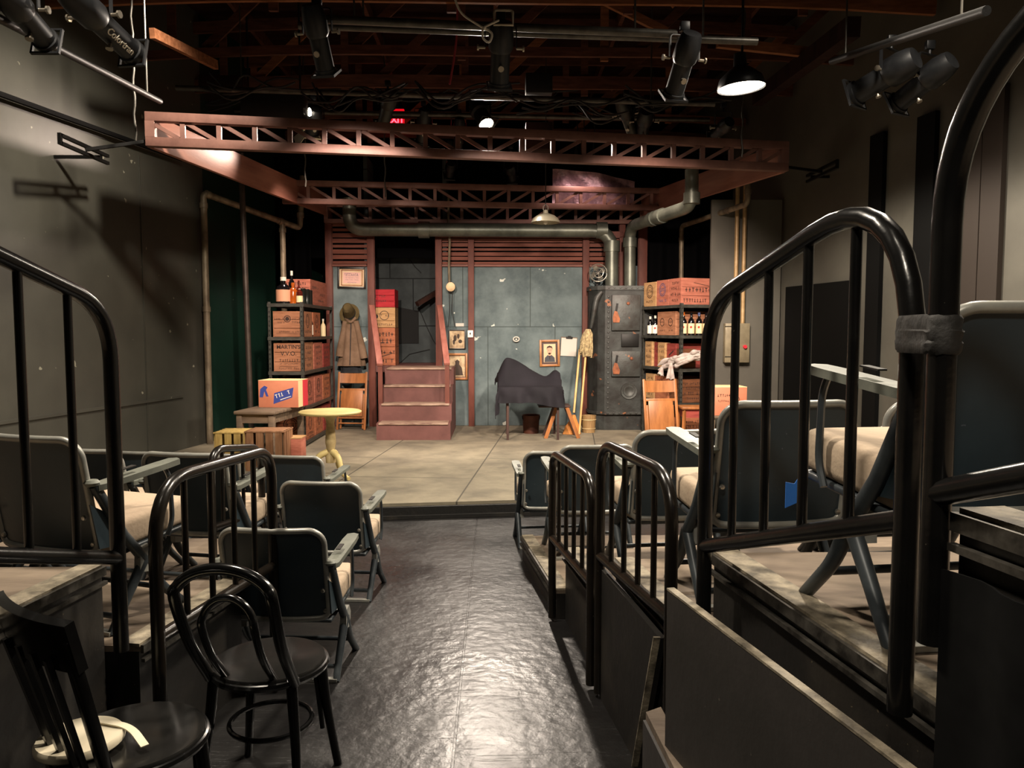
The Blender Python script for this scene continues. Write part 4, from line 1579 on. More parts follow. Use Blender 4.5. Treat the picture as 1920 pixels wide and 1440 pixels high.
lathe(bm, [(.098, .008), (.092, .04)], seg=24, M=M @ Matrix.Diagonal((1.02, 1.17, 1, 1)))
ob('hat_band', bm, 'coatdark', t)

# stacked crates on the landing
zs = [LZ]
GA = 'crates stacked at the top of the stairs'
cxs = (wx(690, 12.1) + .05 + wx(741, 12.1)) / 2
cws = wx(741, 12.1) - wx(690, 12.1) - .05
z = LZ
for py, m, lab, its in ((650, 'orange', 'orange-red crate with slanted script, lowest of the alcove stack', [('row', .05, .2, .8, .18), ('bar', 0, .0, .8, .04, .3), ('row', 0, -.25, .7, .2)]),
                        (614, 'orange', 'orange crate with dark block print, second lowest of the alcove stack', [('row', 0, .15, .8, .2), ('row', 0, -.2, .8, .25)]),
                        (576, 'pale', 'pale crate with a printed panel under the crimson crate at the stair top', [('disc', -.28, .05, .1), ('ring', .05, .1, .22, .03), ('row', .05, .1, .3, .1), ('row', 0, -.35, .8, .1)]),
                        (542, 'crimson', 'crimson crate topping the stack in the stair alcove', [('row', -.1, .1, .6, .12), ('row', -.1, -.15, .5, .12)])):
    zt = at(700, py, 12.1).z
    crate(lab, (cxs, 12.3, z), (cws, .4, zt - z - .003), m, {'front': its}, GA, RNDM.uniform(-.02, .02))
    z = zt

# =================================================================== BOILER
BX0, BX1 = at(1104, 700, 11.72).x, at(1216, 700, 11.72).x
BY0, BY1 = 11.42, 11.92
BZ1 = at(1150, 536, 11.45).z
t = thing('boiler', 'sooty riveted iron boiler with small doors standing below the two flues', 'boiler', ((BX0 + BX1) / 2, 11.7, SZ))
bm = nb()
prism(bm, [(BX0, BY1), (BX0, BY0 + .22), (BX0 + .10, BY0 + .06), (BX0 + .2, BY0), (BX1, BY0), (BX1, BY1)], (0, 0, SZ + .24), (1, 0, 0), (0, 1, 0), BZ1 - SZ - .28)
ob('shell', bm, 'boiler', t, 20)
bm = nb()
prism(bm, [(BX0 + .06, BY1), (BX0 + .06, BY0 + .1), (BX0 + .2, BY0 + .04), (BX1, BY0 + .04), (BX1, BY1)], (0, 0, SZ), (1, 0, 0), (0, 1, 0), .25)
ob('plinth', bm, 'boiler', t, 20)
bm = nb()
prism(bm, [(BX0 - .02, BY1), (BX0 - .02, BY0 + .22), (BX0 + .09, BY0 + .04), (BX0 + .2, BY0 - .02), (BX1 + .01, BY0 - .02), (BX1 + .01, BY1)], (0, 0, BZ1 - .06), (1, 0, 0), (0, 1, 0), .06)
ob('top_rim', bm, 'boilerlight', t, 20)
for z in (SZ + .24, ):
    bm = nb()
    prism(bm, [(BX0 - .015, BY1), (BX0 - .015, BY0 + .22), (BX0 + .09, BY0 + .045), (BX0 + .2, BY0 - .015), (BX1 + .01, BY0 - .015), (BX1 + .01, BY1)], (0, 0, z), (1, 0, 0), (0, 1, 0), .04)
    ob('bottom_band', bm, 'boilerlight', t, 20)
bm = nb()
xr = at(1141, 600, BY0).x
z = SZ + .34
while z < BZ1 - .1:
    for xx in (xr,):
        lathe(bm, [(.018, 0), (.013, .009), (0, .012)], seg=8, M=Matrix.Translation(V((xx, BY0, z))) @ Matrix.Rotation(PI / 2, 4, 'X'))
    z += .075
x = xr
while x < BX1:
    for zz in (SZ + .26, BZ1 - .03):
        lathe(bm, [(.016, 0), (.012, .009), (0, .012)], seg=8, M=Matrix.Translation(V((x, BY0 - .017, zz))) @ Matrix.Rotation(PI / 2, 4, 'X'))
    x += .085
ob('rivets', bm, 'boilerlight', t)
for i, (px0, py0, px1, py1) in enumerate(((1146, 553, 1200, 620), (1146, 658, 1200, 706))):
    a, b = at(px0, py1, BY0), at(px1, py0, BY0)
    bm = nb()
    box(bm, ((a.x + b.x) / 2, BY0 - .02, (a.z + b.z) / 2), (b.x - a.x, .05, b.z - a.z), None, .01)
    d = ob('fire_door', bm, 'boilerlight', t)
    bm = nb()
    c = V((a.x + .06, BY0 - .05, (a.z * .45 + b.z * .55)))
    bar(bm, c + V((.02, 0, .11)), c + V((.0, 0, -.02)), .03, .02, up=(0, 1, 0))
    ob('door_handle', bm, 'iron', d)
    bm = nb()
    prism(bm, [(-.02, .07), (.02, .06), (.06, -.05), (.05, -.1), (-.04, -.1), (-.05, -.03)], c + V((0, -.0, -.07)), (1, 0, 0), (0, 0, 1), .012)
    ob('latch_plate', bm, 'rust', d)
a = at(1181, 638, BY0)
bm = nb()
box(bm, a + V((0, -.015, 0)), (.26, .03, .19), None, .006)
ob('black_hatch', bm, 'iron', t)
bm = nb()
M = Matrix.Translation(at(1179, 733, BY0)) @ Matrix.Rotation(PI / 2, 4, 'X')
lathe(bm, [(0, .02), (.05, .02), (.06, .028), (.085, .028), (.09, .015), (.12, .02), (.125, 0)], seg=26, M=M)
ob('round_plate', bm, 'boilerlight', t)
for px, py in ((1178, 569), (1184, 672)):
    bm = nb()
    lathe(bm, [(.026, 0), (.02, .02), (0, .026)], seg=10, M=Matrix.Translation(at(px, py, BY0 - .045)) @ Matrix.Rotation(PI / 2, 4, 'X'))
    ob('gauge_stud', bm, 'rust', t)
bm = nb()
P = [at(1128, 548, BY0 - .0), at(1118, 560, BY0 - .03), at(1113, 590, BY0 - .03), at(1108, 615, BY0 + .02)]
tube(bm, fillet(P, .15, 5), [.03, .035, .04, .045, .045, .04, .04, .04, .035, .035, .03, .03, .03, .02][:len(fillet(P, .15, 5))], 10)
ob('dented_seam', bm, 'boilerlight', t)

# =================================================================== DRAPED TABLE AND AROUND
T0, T1 = atz(952, 825, SZ), atz(1045, 823, SZ)
tx0, tx1, ty0, ty1 = T0.x, T1.x, T0.y, T0.y + .62
tzp = at(990, 728, ty0).z
t = thing('dressing_table', 'slim-legged dark wooden table under a charcoal cloth', 'table', ((tx0 + tx1) / 2, (ty0 + ty1) / 2, SZ))
for x in (tx0, tx1):
    for y in (ty0, ty1):
        bm = nb()
        bar(bm, (x, y, SZ), (x, y, tzp - .03), .032, .032)
        ob('leg', bm, 'darkwood', t)
bm = nb()
box(bm, ((tx0 + tx1) / 2, (ty0 + ty1) / 2, tzp - .03), (tx1 - tx0 + .06, ty1 - ty0 + .06, .03))
ob('table_top', bm, 'darkwood', t)
bm = nb()
for y in (ty0, ty1):
    box(bm, ((tx0 + tx1) / 2, y, tzp - .09), (tx1 - tx0, .02, .09))
ob('apron', bm, 'darkwood', t)
hx0 = at(923, 707, 10.9).x
pk = at(948, 673, 11.0)


def sm(a, b, x):
    x = max(0, min(1, (x - a) / (b - a)))
    return x * x * (3 - 2 * x)


def Hc(x, y):
    """height of the covered machine below the cloth"""
    u = (x - tx0) / (tx1 - tx0)
    ridge = sm(ty0 + .08, ty0 + .42, y) * (1 - .15 * sm(ty0 + .5, ty1 + .05, y))
    hgt = (pk.z - tzp) * (1 - .74 * sm(.02, .82, u) ** .8) * (sm(-.35, .0, u))
    bump = .10 * math.exp(-((u - 1.0) / .13) ** 2)
    return tzp + .02 + ridge * (hgt + bump) + .03 * math.exp(-((u - .5) / .3) ** 2) * ridge


def clothf(u, v):
    x = tx0 - .30 + u * (tx1 - tx0 + .46)
    y = ty0 - .36 + v * (ty1 - ty0 + .56)
    xl, xh, yl, yh = tx0 - .13, tx1 + .06, ty0 - .065, ty1 + .06
    xc, yc = min(max(x, xl), xh), min(max(y, yl), yh)
    ox, oy = x - xc, y - yc
    o = math.hypot(ox, oy)
    wob = .032 * math.sin(x * 15 + y * 5) + .014 * math.sin(x * 31 + 1)
    px = xc + (.16 * ox if ox else 0) + (.5 * wob if ox else 0)
    py = yc + (.10 * oy if oy else 0) + (wob if oy else 0) * min(1, abs(oy) * 6)
    drop = o
    if oy < 0:
        drop = o * (.62 + .30 * u + .06 * math.sin(u * 9))
    if ox < 0 and oy < 0:
        drop = min(.46, o * 1.25)
    elif ox < 0:
        drop = .75 * o
    return V((px, py, Hc(xc, yc) - drop + .003 * math.sin(x * 23 + y * 19)))


bm = nb()
grid(bm, clothf, 80, 60, .008)
o = ob('drape_cloth', bm, 'cloth', None, 70)
tag(o, 'charcoal cloth draped over a tall shape on the slim-legged table', 'cloth')
# the covered shape holding the cloth up
bm = nb()
box(bm, (tx0 + .03, ty0 + .44, (tzp + pk.z) / 2 - .08), (.16, .2, pk.z - tzp - .16), None, .03)
ob('covered_case', bm, 'darkwood', t)
# folding stool
S0, S1 = atz(1023, 822, SZ), atz(1085, 822, SZ)
sy0 = S0.y
t = thing('folding_stool', 'orange wooden trestle stool with splayed legs at the table end', 'stool', ((S0.x + S1.x) / 2, sy0 + .15, SZ))
mx_ = (at(1043, 768, sy0).x + at(1064, 768, sy0).x) / 2
hz = at(1050, 764, sy0).z
for y, m in ((sy0, 'orangewood'), (sy0 + .32, 'darkwood')):
    for xb, xt in ((S0.x, at(1043, 768, sy0).x), (S1.x, at(1063, 764, sy0).x)):
        bm = nb()
        bar(bm, (xb, y, SZ), (xt, y, hz), .05, .03, up=(0, 1, 0))
        ob('leg', bm, m, t)
bm = nb()
box(bm, ((at(1012, 764, sy0).x + at(1068, 764, sy0).x) / 2, sy0 + .16, hz + .012), (at(1068, 764, sy0).x - at(1008, 764, sy0).x, .36, .026), None, .005)
ob('seat', bm, 'darkwood', t)
# bucket under the table
b = atz(996, 813, SZ)
br = 16.5 * b.y / FPX
t = thing('bucket', 'rusty brown bucket standing under the draped table', 'bucket', (b.x, b.y + .08, SZ))
bm = nb()
lathe(bm, [(0, 0), (br * .88, 0), (br, .255), (br * 1.04, .26), (br * 1.02, .268), (br * .95, .26), (br * .83, .02), (0, .02)], seg=26)
lp('bucket_body', bm, 'bucket', t)
bm = nb()
tube(bm, [(br * 1.02 * math.cos(a * PI / 10), -.02 - .05 * math.sin(a * PI / 10), .25 - .12 * math.sin(a * PI / 10)) for a in range(11)], .005, 6)
lp('handle', bm, 'iron', t)
b = at(1103, 800, 11.25)
t = thing('bucket', 'tan wooden bucket beside the broom at the boiler foot', 'bucket', (b.x, 11.22, SZ))
bm = nb()
lathe(bm, [(0, 0), (.095, 0), (.11, .25), (.10, .25), (.088, .02), (0, .02)], seg=26)
lp('bucket_body', bm, 'tanbucket', t)
bm = nb()
for z, r in ((.06, .1), (.19, .108)):
    tube(bm, [(r * math.cos(2 * PI * k / 24), r * math.sin(2 * PI * k / 24), z) for k in range(24)], .006, 6, closed=True)
lp('hoop', bm, 'creamdark', t)
# broom (bristles down) and mop (head up)
t = thing('broom', 'straw broom standing upright against the boiler', 'broom', at(1073, 800, 11.0) * 1)
t.location = (at(1073, 800, 11.0).x, 11.0, SZ)
A, B = at(1076, 770, 11.0), at(1087, 655, 11.28)
bm = nb()
cyl(bm, A - V((0, 0, .03)), B, .016, seg=10)
ob('pole', bm, 'palewood', t)
bm = nb()
n0 = V((A.x - .0, 11.0, A.z))
loft(bm, [(V((n0.x - .03, 11.0, SZ + .004)), .135, .05), (V((n0.x - .02, 11.0, SZ + .12)), .10, .045), (V((n0.x, 11.0, SZ + .24)), .035, .03), (V((n0.x, 11.0, SZ + .28)), .024, .022)], 26, .05, 11)
ob('bristles', bm, 'straw', t)
A, B = at(1086, 797, 10.95), at(1099, 655, 11.25)
A.z = SZ + .005
t = thing('mop', 'upturned string mop with its grey yarn head at the top beside the broom', 'mop', V((A.x, A.y, SZ)))
bm = nb()
cyl(bm, A, B, .016, seg=10)
ob('pole', bm, 'palewood', t)
bm = nb()
H1 = [at(1100, 668, 11.22), at(1099, 655, 11.22), at(1100, 640, 11.24), at(1102, 626, 11.24), at(1103, 617, 11.24)]
loft(bm, [(H1[0], .05, .05), (H1[1], .085, .07), (H1[2], .085, .075), (H1[3], .07, .06), (H1[4], .03, .03)], 30, .12, 9)
rr = random.Random(5)
for k in range(16):
    a = rr.uniform(0, 2 * PI)
    c = H1[1] + V((.07 * math.cos(a), .06 * math.sin(a), 0))
    tube(bm, fillet([H1[3] + V((.05 * math.cos(a), .04 * math.sin(a), 0)), c + V((.02 * math.cos(a), .02 * math.sin(a), .04)), c + V((rr.uniform(-.02, .02), 0, -.10 * rr.random() - .03))], .06, 3), .013, 6)
ob('mop_head', bm, 'mop', t, 60)
# =================================================================== CEILING
JZ = 4.62
for i, (Y, m) in enumerate(((6.6, 'joist'), (7.6, 'joistorange'), (8.9, 'joist'), (10.2, 'joist'), (11.5, 'joist'), (12.8, 'joist'))):  # second joist orange: the light on its edge is put into the colour
    bm = nb()
    wL, wR = lwx(min(Y, 9.7)) + .05, rwx(Y) - .05
    pts = [(wL + (wR - wL) * k / 10, Y, JZ + .02 * math.sin(k * .9) + .10 * math.sin(k * PI / 10)) for k in range(11)]
    for a, b in zip(pts, pts[1:]):
        bar(bm, V(a) + V((0, 0, .12 if i % 2 else .05)), V(b) + V((0, 0, .12 if i % 2 else .05)), .045, .16 if i % 2 else .10)
        bar(bm, V(a) + V((0, 0, .85)), V(b) + V((0, 0, .85)), .045, .14)
    struct('ceiling_beam', bm, m)
    for k in range(10):
        x = wL + (wR - wL) * (k + .5) / 10
        bm = nb()
        if k % 2:
            bar(bm, (x - .45, Y + .04, JZ + .15), (x + .35, Y + .04, JZ + .9), .03, .10)
        else:
            bar(bm, (x, Y + .04, JZ + .05), (x, Y + .04, JZ + .9), .09, .04, up=(0, 1, 0))
        struct('ceiling_strut', bm, 'joistorange' if (k * 7 + i * 3) % 4 == 0 else 'joist')
for i, x in enumerate((-3.2, -1.6, 0, 1.6, 3.2)):
    bm = nb()
    bar(bm, (x, 5.2, JZ + 1.0), (x, 14, JZ + 1.0), .05, .16)
    struct('ceiling_purlin', bm, 'joist')
bm = nb()
bar(bm, at(285, 62, 7.2), at(405, 122, 8.4), .05, .09)
struct('ceiling_brace', bm, 'joistorange')
bm = nb()
bar(bm, at(1345, 80, 7.4), at(1530, 100, 7.6), .05, .09)
struct('ceiling_brace', bm, 'joistorange')
bm = nb()
bar(bm, at(1130, 0, 8.2), at(1250, 60, 8.2), .05, .08)
struct('ceiling_brace', bm, 'joistorange')
# beam along the right wall top
bm = nb()
bar(bm, at(1600, 50, 6.4), at(1420, 185, 9.2), .12, .16)
struct('ceiling_beam_side', bm, 'ceil')
# lighting pipes
GPY, GPZ = 5.75, at(940, 52, 5.75).z
for lab, a, b, r in (('grey lighting pipe nearest the seats, carrying three black spotlights', (at(600, 36, 5.75)), at(1270, 64, 5.75), .03),
                     ('long thin lighting pipe just behind the nearest spotlights', at(560, 48, 6.1), at(1420, 78, 6.1), .028),
                     ('dark lighting pipe crowded with cables above the front truss', at(330, 165, 8.6), at(1340, 195, 8.6), .03),
                     ('dark lighting pipe above mid stage behind the front truss', at(440, 208, 10.6), at(1330, 225, 10.6), .03),
                     ('grey lighting pipe slanting along the wall over the seats by the green wall', at(-30, 20, 4.2), at(300, 190, 7.2), .025),
                     ('dark lighting pipe slanting along the wall over the seats by the strips', at(1850, 20, 4.6), at(1560, 115, 6.6), .03)):
    o = ob('lighting_pipe', tube(nb(), [a, b], r, 12), 'black' if 'slanting' in lab else 'gridpipe')
    tag(o, lab, 'pipe', 'lighting pipes under the ceiling')
    for k in (0.12, .88):
        bm = nb()
        p = V(a).lerp(V(b), k)
        tube(bm, [p, V((p.x, p.y, JZ + .5))], .008, 6)
        ob('hanger_rod', bm, 'gridpipe', o)


# =================================================================== SPOTLIGHTS
def fixture(lab, base, nose, r, hang, m='lampbody', lit=None, doors=False, group='theatre spotlights under the ceiling', name='spotlight', number=False, knobs=True):
    """lamp from its back end (base) to its lens end (nose), hung by a yoke and clamp"""
    base, nose = V(base), V(nose)
    ax = (nose - base)
    L = ax.length
    ax.normalize()
    piv = base + ax * L * .40
    t = thing(name, lab, 'spotlight', piv, 0, group)
    q = ax.to_track_quat('Z', 'Y').to_matrix().to_4x4()
    M = Matrix.Translation(base) @ q
    bm = nb()
    lathe(bm, [(0, 0), (r * .85, 0), (r * 1.0, .03 * L / .5), (r * 1.15, .10 * L / .5), (r * 1.15, .40 * L), (r * .95, .46 * L), (0, .46 * L)], seg=18, M=M)
    ob('lamp_housing', bm, m, t)
    bm = nb()
    lathe(bm, [(0, .45 * L), (r * .9, .45 * L), (r * .9, .93 * L), (r * 1.05, .935 * L), (r * 1.05, L), (r * .9, L), (r * .86, .95 * L), (0, .95 * L)], seg=18, M=M)
    ob('barrel', bm, m, t)
    bm = nb()
    lathe(bm, [(r * .84, .955 * L), (r * .5, .985 * L), (0, .995 * L)], seg=18, M=M)
    ob('lens', bm, lit or 'lens', t)
    # square colour frame
    xa = q.to_3x3() @ V((1, 0, 0))
    ya = q.to_3x3() @ V((0, 1, 0))
    bm = nb()
    for s in (-1, 1):
        bar(bm, nose + xa * r * 1.1 * s - ya * r * 1.15, nose + xa * r * 1.1 * s + ya * r * 1.15, .012, .018, up=ax)
        bar(bm, nose + ya * r * 1.1 * s - xa * r * 1.15, nose + ya * r * 1.1 * s + xa * r * 1.15, .012, .018, up=ax)
    ob('gel_frame', bm, 'gelsilver' if doors else m, t)
    if doors:
        for s in (-1, 1):
            bm = nb()
            c = nose + xa * s * r * 1.1
            prism(bm, [(-r, 0), (r, 0), (r * 1.5, r * 1.9), (-r * 1.5, r * 1.9)], c, ya, (ax + xa * s * .6), .004)
            ob('barn_door', bm, 'gelsilver', t)
    # yoke: sideways axis of the lamp, level
    side = ax.cross(V((0, 0, 1)))
    if side.length < .05:
        side = V((1, 0, 0))
    side.normalize()
    top = piv + V((0, 0, hang))
    w = r * 1.45
    bm = nb()
    pts = [piv + side * w, piv + side * w + V((0, 0, hang * .75)), piv - side * w + V((0, 0, hang * .75)), piv - side * w]
    P = fillet(pts, .03, 3)
    for a, b in zip(P, P[1:]):
        bar(bm, a, b, .024, .007, up=side if abs((b - a).normalized().dot(side)) < .7 else V((0, 0, 1)))
    ob('yoke', bm, m, t)
    bm = nb()
    cyl(bm, top - V((0, 0, hang * .27)), top, .014, seg=8)
    box(bm, top + V((0, 0, .01)), (.07, .05, .07), None, .01)
    ob('clamp', bm, m, t)
    if knobs:
        for s in (-1, 1):
            bm = nb()
            k0 = piv + side * s * w
            cyl(bm, k0, k0 + side * s * .05, .010, seg=8)
            lathe(bm, [(.022, 0), (.022, .012), (0, .012)], seg=8, M=Matrix.Translation(k0 + side * s * .045) @ (side * s).to_track_quat('Z', 'Y').to_matrix().to_4x4())
            ob('knob', bm, 'knob', t)
        bm = nb()
        upv = side.cross(ax).normalized()
        if upv.y > 0:
            upv = -upv
        k0 = base + ax * L * .66 + upv * r * .9
        cyl(bm, k0, k0 + upv * .03, .012, seg=8)
        lathe(bm, [(.022, 0), (.022, .012), (0, .012)], seg=8, M=Matrix.Translation(k0 + upv * .025) @ upv.to_track_quat('Z', 'Y').to_matrix().to_4x4())
        ob('focus_knob', bm, 'knob', t)
    return t


fixture('black spotlight hanging nearest on the green-wall side, above the front truss', at(583, 8, 5.6), at(612, 138, 5.85), .075, .22)
fixture('black spotlight at the middle of the ceiling with a white looped cable', at(941, 40, 5.6), at(936, 162, 5.85), .078, .22)
fixture('black spotlight hanging between the middle spotlight and the bright round lamp', at(1298, 62, 5.6), at(1262, 180, 5.9), .078, .22)
t = fixture('large spotlight tilted to the stage in the upper corner by the green wall', at(120, -22, 4.3), at(250, 100, 4.85), .075, .24)
# lettering along the barrel of the corner spotlight
B0, N0 = at(120, -22, 4.3), at(250, 100, 4.85)
ax0_ = (N0 - B0).normalized()
cam_v = (V((0, 0, CAM_Z)) - (B0 + N0) / 2).normalized()
nn = (cam_v - ax0_ * cam_v.dot(ax0_)).normalized()
cpos = B0.lerp(N0, .70) + nn * .069
text('lettering', 'Colortran', .055, cpos - t.location, ax0_, nn.cross(ax0_), 'labelwhite', t, .001)
fixture('outermost spotlight cut by the frame edge, upper corner by the green wall', at(0, -25, 4.2), at(88, 78, 4.6), .07, .24)
fixture('spotlight high by the dark wall strips, pointing to the stage', at(1718, 108, 5.9), at(1602, 178, 6.3), .10, .24)
fixture('second spotlight by the dark wall strips, half behind the first', at(1785, 112, 5.9), at(1680, 196, 6.3), .09, .24)
# connector plate and white cable of the middle spotlight
bm = nb()
bx_ = at(944, 33, 5.55)
tube(bm, fillet([bx_ + V((-.065, 0, -.05)), bx_ + V((-.065, 0, .05)), bx_ + V((.065, 0, .05)), bx_ + V((.065, 0, -.05))], .02, 3), .010, 8, closed=True)
o = ob('lamp_bracket', bm, 'gelsilver')
tag(o, 'pale wire bracket at the back of the middle spotlight', 'bracket')
t = thing('cable', 'white cable looping down to the middle spotlight', 'cable', at(900, 60, 5.5))
P = fillet([at(850, -12, 5.5), at(862, 25, 5.5), at(905, 52, 5.48), at(925, 62, 5.45), at(918, 82, 5.45), at(904, 72, 5.45), at(905, 52, 5.44), at(935, 38, 5.5)], .08, 5)
ob('cord', tube(nb(), P, .008, 8), 'cablewhite', t)
o = ob('cable', tube(nb(), fillet([V((at(859, 20, 8.3).x, 8.3, 5.7)), at(857, 68, 8.3), at(850, 120, 8.3), at(843, 158, 8.3)], .2, 4), .012, 6), 'cablered')
tag(o, 'thin red cable hanging from the rafters above the front truss', 'cable')

# farther lamps over the stage
far = 'small far spotlights above the stage'
fixture('dim brown spotlight right beside the red exit sign', at(734, 172, 9.4), at(718, 236, 9.7), .085, .25, 'lampdark', group=far, knobs=False)
fixture('lit black floodlight glowing white above the middle of the front truss', at(893, 196, 10.4), at(912, 234, 10.2), .11, .28, lit='glow', group=far, knobs=False)
fixture('lit spotlight with silver barn doors above the green-wall end of the front truss', at(592, 205, 9.6), at(584, 252, 9.8), .085, .25, lit='bulb', doors=True, group=far)
bp_ = at(580, 211, 9.45)
t_ = [o for o in C.objects if o.get('label', '').startswith('lit spotlight with silver')][0]
ob('glowing_lamp', lathe(nb(), [(0, -.045), (.025, -.03), (.03, 0), (.018, .04), (0, .06)], bp_, 12), 'glow', t_)
fixture('dark spotlight between the exit sign and the lit floodlight, nearest the sign', at(797, 205, 10.6), at(790, 268, 10.9), .085, .25, group=far)
fixture('dark spotlight just below the lit floodlight, seen through the front truss', at(862, 222, 10.6), at(858, 284, 10.8), .07, .25, group=far)
fixture('olive spotlight leaning over the front truss beside the hanging lamp wire', at(1164, 188, 9.4), at(1188, 254, 9.8), .08, .25, 'lampdark', group=far)
fixture('spotlight with a silver back next to the olive leaning one', at(1212, 208, 9.4), at(1202, 258, 9.8), .085, .25, group=far, m='lampbody')
fixture('small spotlight with round doors near the bright round lamp', at(1368, 228, 8.8), at(1338, 258, 9.2), .07, .25, group=far)
fixture('small dark lamp hanging under the front truss, in front of the dark drape', at(846, 306, 11.3), at(842, 330, 11.5), .07, .35, group=far, knobs=False)
fixture('small dark lamp in a round hood between the trusses', at(955, 312, 11.3), at(962, 338, 11.5), .07, .35, group=far, knobs=False)
for px, py, lab in ((1080, 298, 'first of three tiny lit bulbs above the pink-lit sheet'), (1093, 301, 'middle of the three tiny lit bulbs above the pink-lit sheet'), (1112, 299, 'tiny lit bulb above the pink-lit sheet, nearest the boiler flue')):
    p = at(px, py, 11.0)
    t = thing('stage_bulb', lab, 'lamp', p, 0, 'tiny lit bulbs')
    bm = nb()
    lathe(bm, [(0, -.03), (.022, -.015), (.028, .01), (.014, .03), (0, .035)], (0, 0, 0), 12)
    lp('bulb', bm, 'bulb', t)
    bm = nb()
    cyl(bm, (0, 0, .03), (.0, 0, .12), .03, .02, 10)
    tube(bm, [(0, 0, .12), (.02, 0, .4), (0, .1, .9)], .008, 6)
    lp('lamp_socket', bm, 'lampbody', t)
# hanging sheet; the pink lamp light is put into its colour
bm = nb()
A_, B_ = at(1036, 352, 11.6), at(1190, 318, 11.6)


def foil(u, v):
    return V((A_.x + u * (B_.x - A_.x), 11.6 + .03 * math.sin(u * 13 + v * 4) + .02 * math.sin(v * 9), A_.z - .3 + v * (B_.z - A_.z + .3 - .18 * u * u)))


grid(bm, foil, 40, 14, .004)
o = ob('hanging_sheet', bm, 'foil', None, 70)
tag(o, 'crinkled pink-lit sheet hung behind the mid truss under tiny bulbs', 'sheet')
# exit sign
a, b = at(726, 240, 12.6), at(758, 205, 12.6)
t = thing('exit_sign', 'glowing red exit sign above the front truss', 'sign', ((a.x + b.x) / 2, 12.6, a.z))
w, h = b.x - a.x, b.z - a.z
bm = nb()
box(bm, (0, 0, h / 2), (w, .06, h), None, .008)
lp('sign_body', bm, 'exitface', t)
text('lettering', 'EXIT', .135, (0, -.0315, h * .40), (1, 0, 0), (0, 0, 1), 'exitletter', t, .004)
bm = nb()
box(bm, (0, -.032, h * .84), (w * .7, .003, .012))
lp('light_strip', bm, 'exitletter', t)
bm = nb()
cyl(bm, (0, 0, h), (0, 0, h + .5), .012, seg=8)
lp('stem', bm, 'iron', t)

# big bright shop lamp
sl = at(1390, 166, 6.9)
sr = 43 * 6.9 / FPX
t = thing('shop_lamp', 'bright round shop lamp shining from a dark dome over the seats', 'lamp', sl)
TI = Matrix.Translation(sl) @ Matrix.Rotation(math.radians(-4), 4, 'Y')
bm = nb()
lathe(bm, [(sr, 0), (sr * 1.02, .01), (sr * .9, .09), (sr * .5, .16), (.06, .19), (.05, .30), (0, .30)], seg=32, M=TI)
ob('lamp_shade', bm, 'lampbody', t)
bm = nb()
lathe(bm, [(sr * .98, .012), (sr * .5, .011), (0, .011)], seg=32, M=TI)
ob('lit_face', bm, 'glowbig', t)
bm = nb()
cyl(bm, sl + V((0, 0, .28)), V((sl.x, sl.y, 5.7)), .012, seg=8)
ob('stem', bm, 'iron', t)
for lab, p in (('chain of the front truss hanging beside the bright round lamp', (1392, 232, 8.3)), ('chain of the front truss hanging by the green wall', (252, 190, 7.2)), ('thin hanging wire under the front truss by the green wall', (572, 300, 10.4)), ('thin wire dropping to the mid truss below the exit sign', (722, 320, 10.6))):
    q = at(*p)
    bm = nb()
    pts = [V((q.x + .008 * math.sin(k * 1.7), q.y, q.z - .35 + (5.7 - q.z + .35) * k / 30)) for k in range(31)]
    tube(bm, pts, .010, 6)
    o = ob('chain', bm, 'gridpipe')
    tag(o, lab, 'chain', 'hanging chains and wires')
# drooping black cables along the pipes
crng = random.Random(11)
CL = ['nearest the green wall', 'above the barn-door lamp', 'behind the exit sign', 'above the lit floodlight', 'beside the middle spotlight', 'above the pink-lit sheet',
      'over the olive spotlight', 'near the bright round lamp', 'over the bench side of the stage', 'crossing above the boiler']
for i, lab in enumerate(CL):
    x0 = 340 + i * 100
    Y = 8.55 if i % 2 else 10.5
    y = 170 + crng.uniform(-10, 35)
    pts = [at(x0 - 60, y - 8, Y), at(x0 - 20, y + crng.uniform(5, 30), Y - .05), at(x0 + 30, y + crng.uniform(-15, 25), Y - .05), at(x0 + 80, y + crng.uniform(-10, 20), Y), at(x0 + 130, y - 5, Y)]
    t = thing('cable', 'bundle of drooping black cables ' + lab, 'cable', pts[0], 0, 'drooping black cables')
    for k in range(4):
        q = [p + V((crng.uniform(-.1, .1), crng.uniform(-.05, .05), crng.uniform(-.12, .12))) for p in pts]
        ob('cord', tube(nb(), fillet(q, .25, 4), .011, 6), 'cableblack', t)
# fixture clutter: dark dimmer boxes on the far pipe
for px, py, w, h, m, lab in ((1010, 160, .30, .22, 'black', 'dark dimmer box beside the middle spotlight'), (420, 158, .5, .14, 'ceil', 'dark red box on the far pipe by the green wall'), (1010, 258, .3, .3, 'ceil', 'reddish board behind the front truss near the hanging lamp wire')):
    p = at(px, py, 8.9)
    o = ob('ceiling_box', box(nb(), p, (w, .2, h), None, .01), m)
    tag(o, lab, 'box')
bm = nb()
p = at(515, 205, 9.2)
box(bm, p, (.72, .25, .34), None, .02)
for dx in (-.3, .3):
    cyl(bm, p + V((dx, 0, .15)), V((p.x + dx, p.y, 5.72)), .012, seg=8)
o = ob('speaker', bm, 'black')
tag(o, 'black loudspeaker cabinet above the front truss by the barn-door lamp', 'speaker')
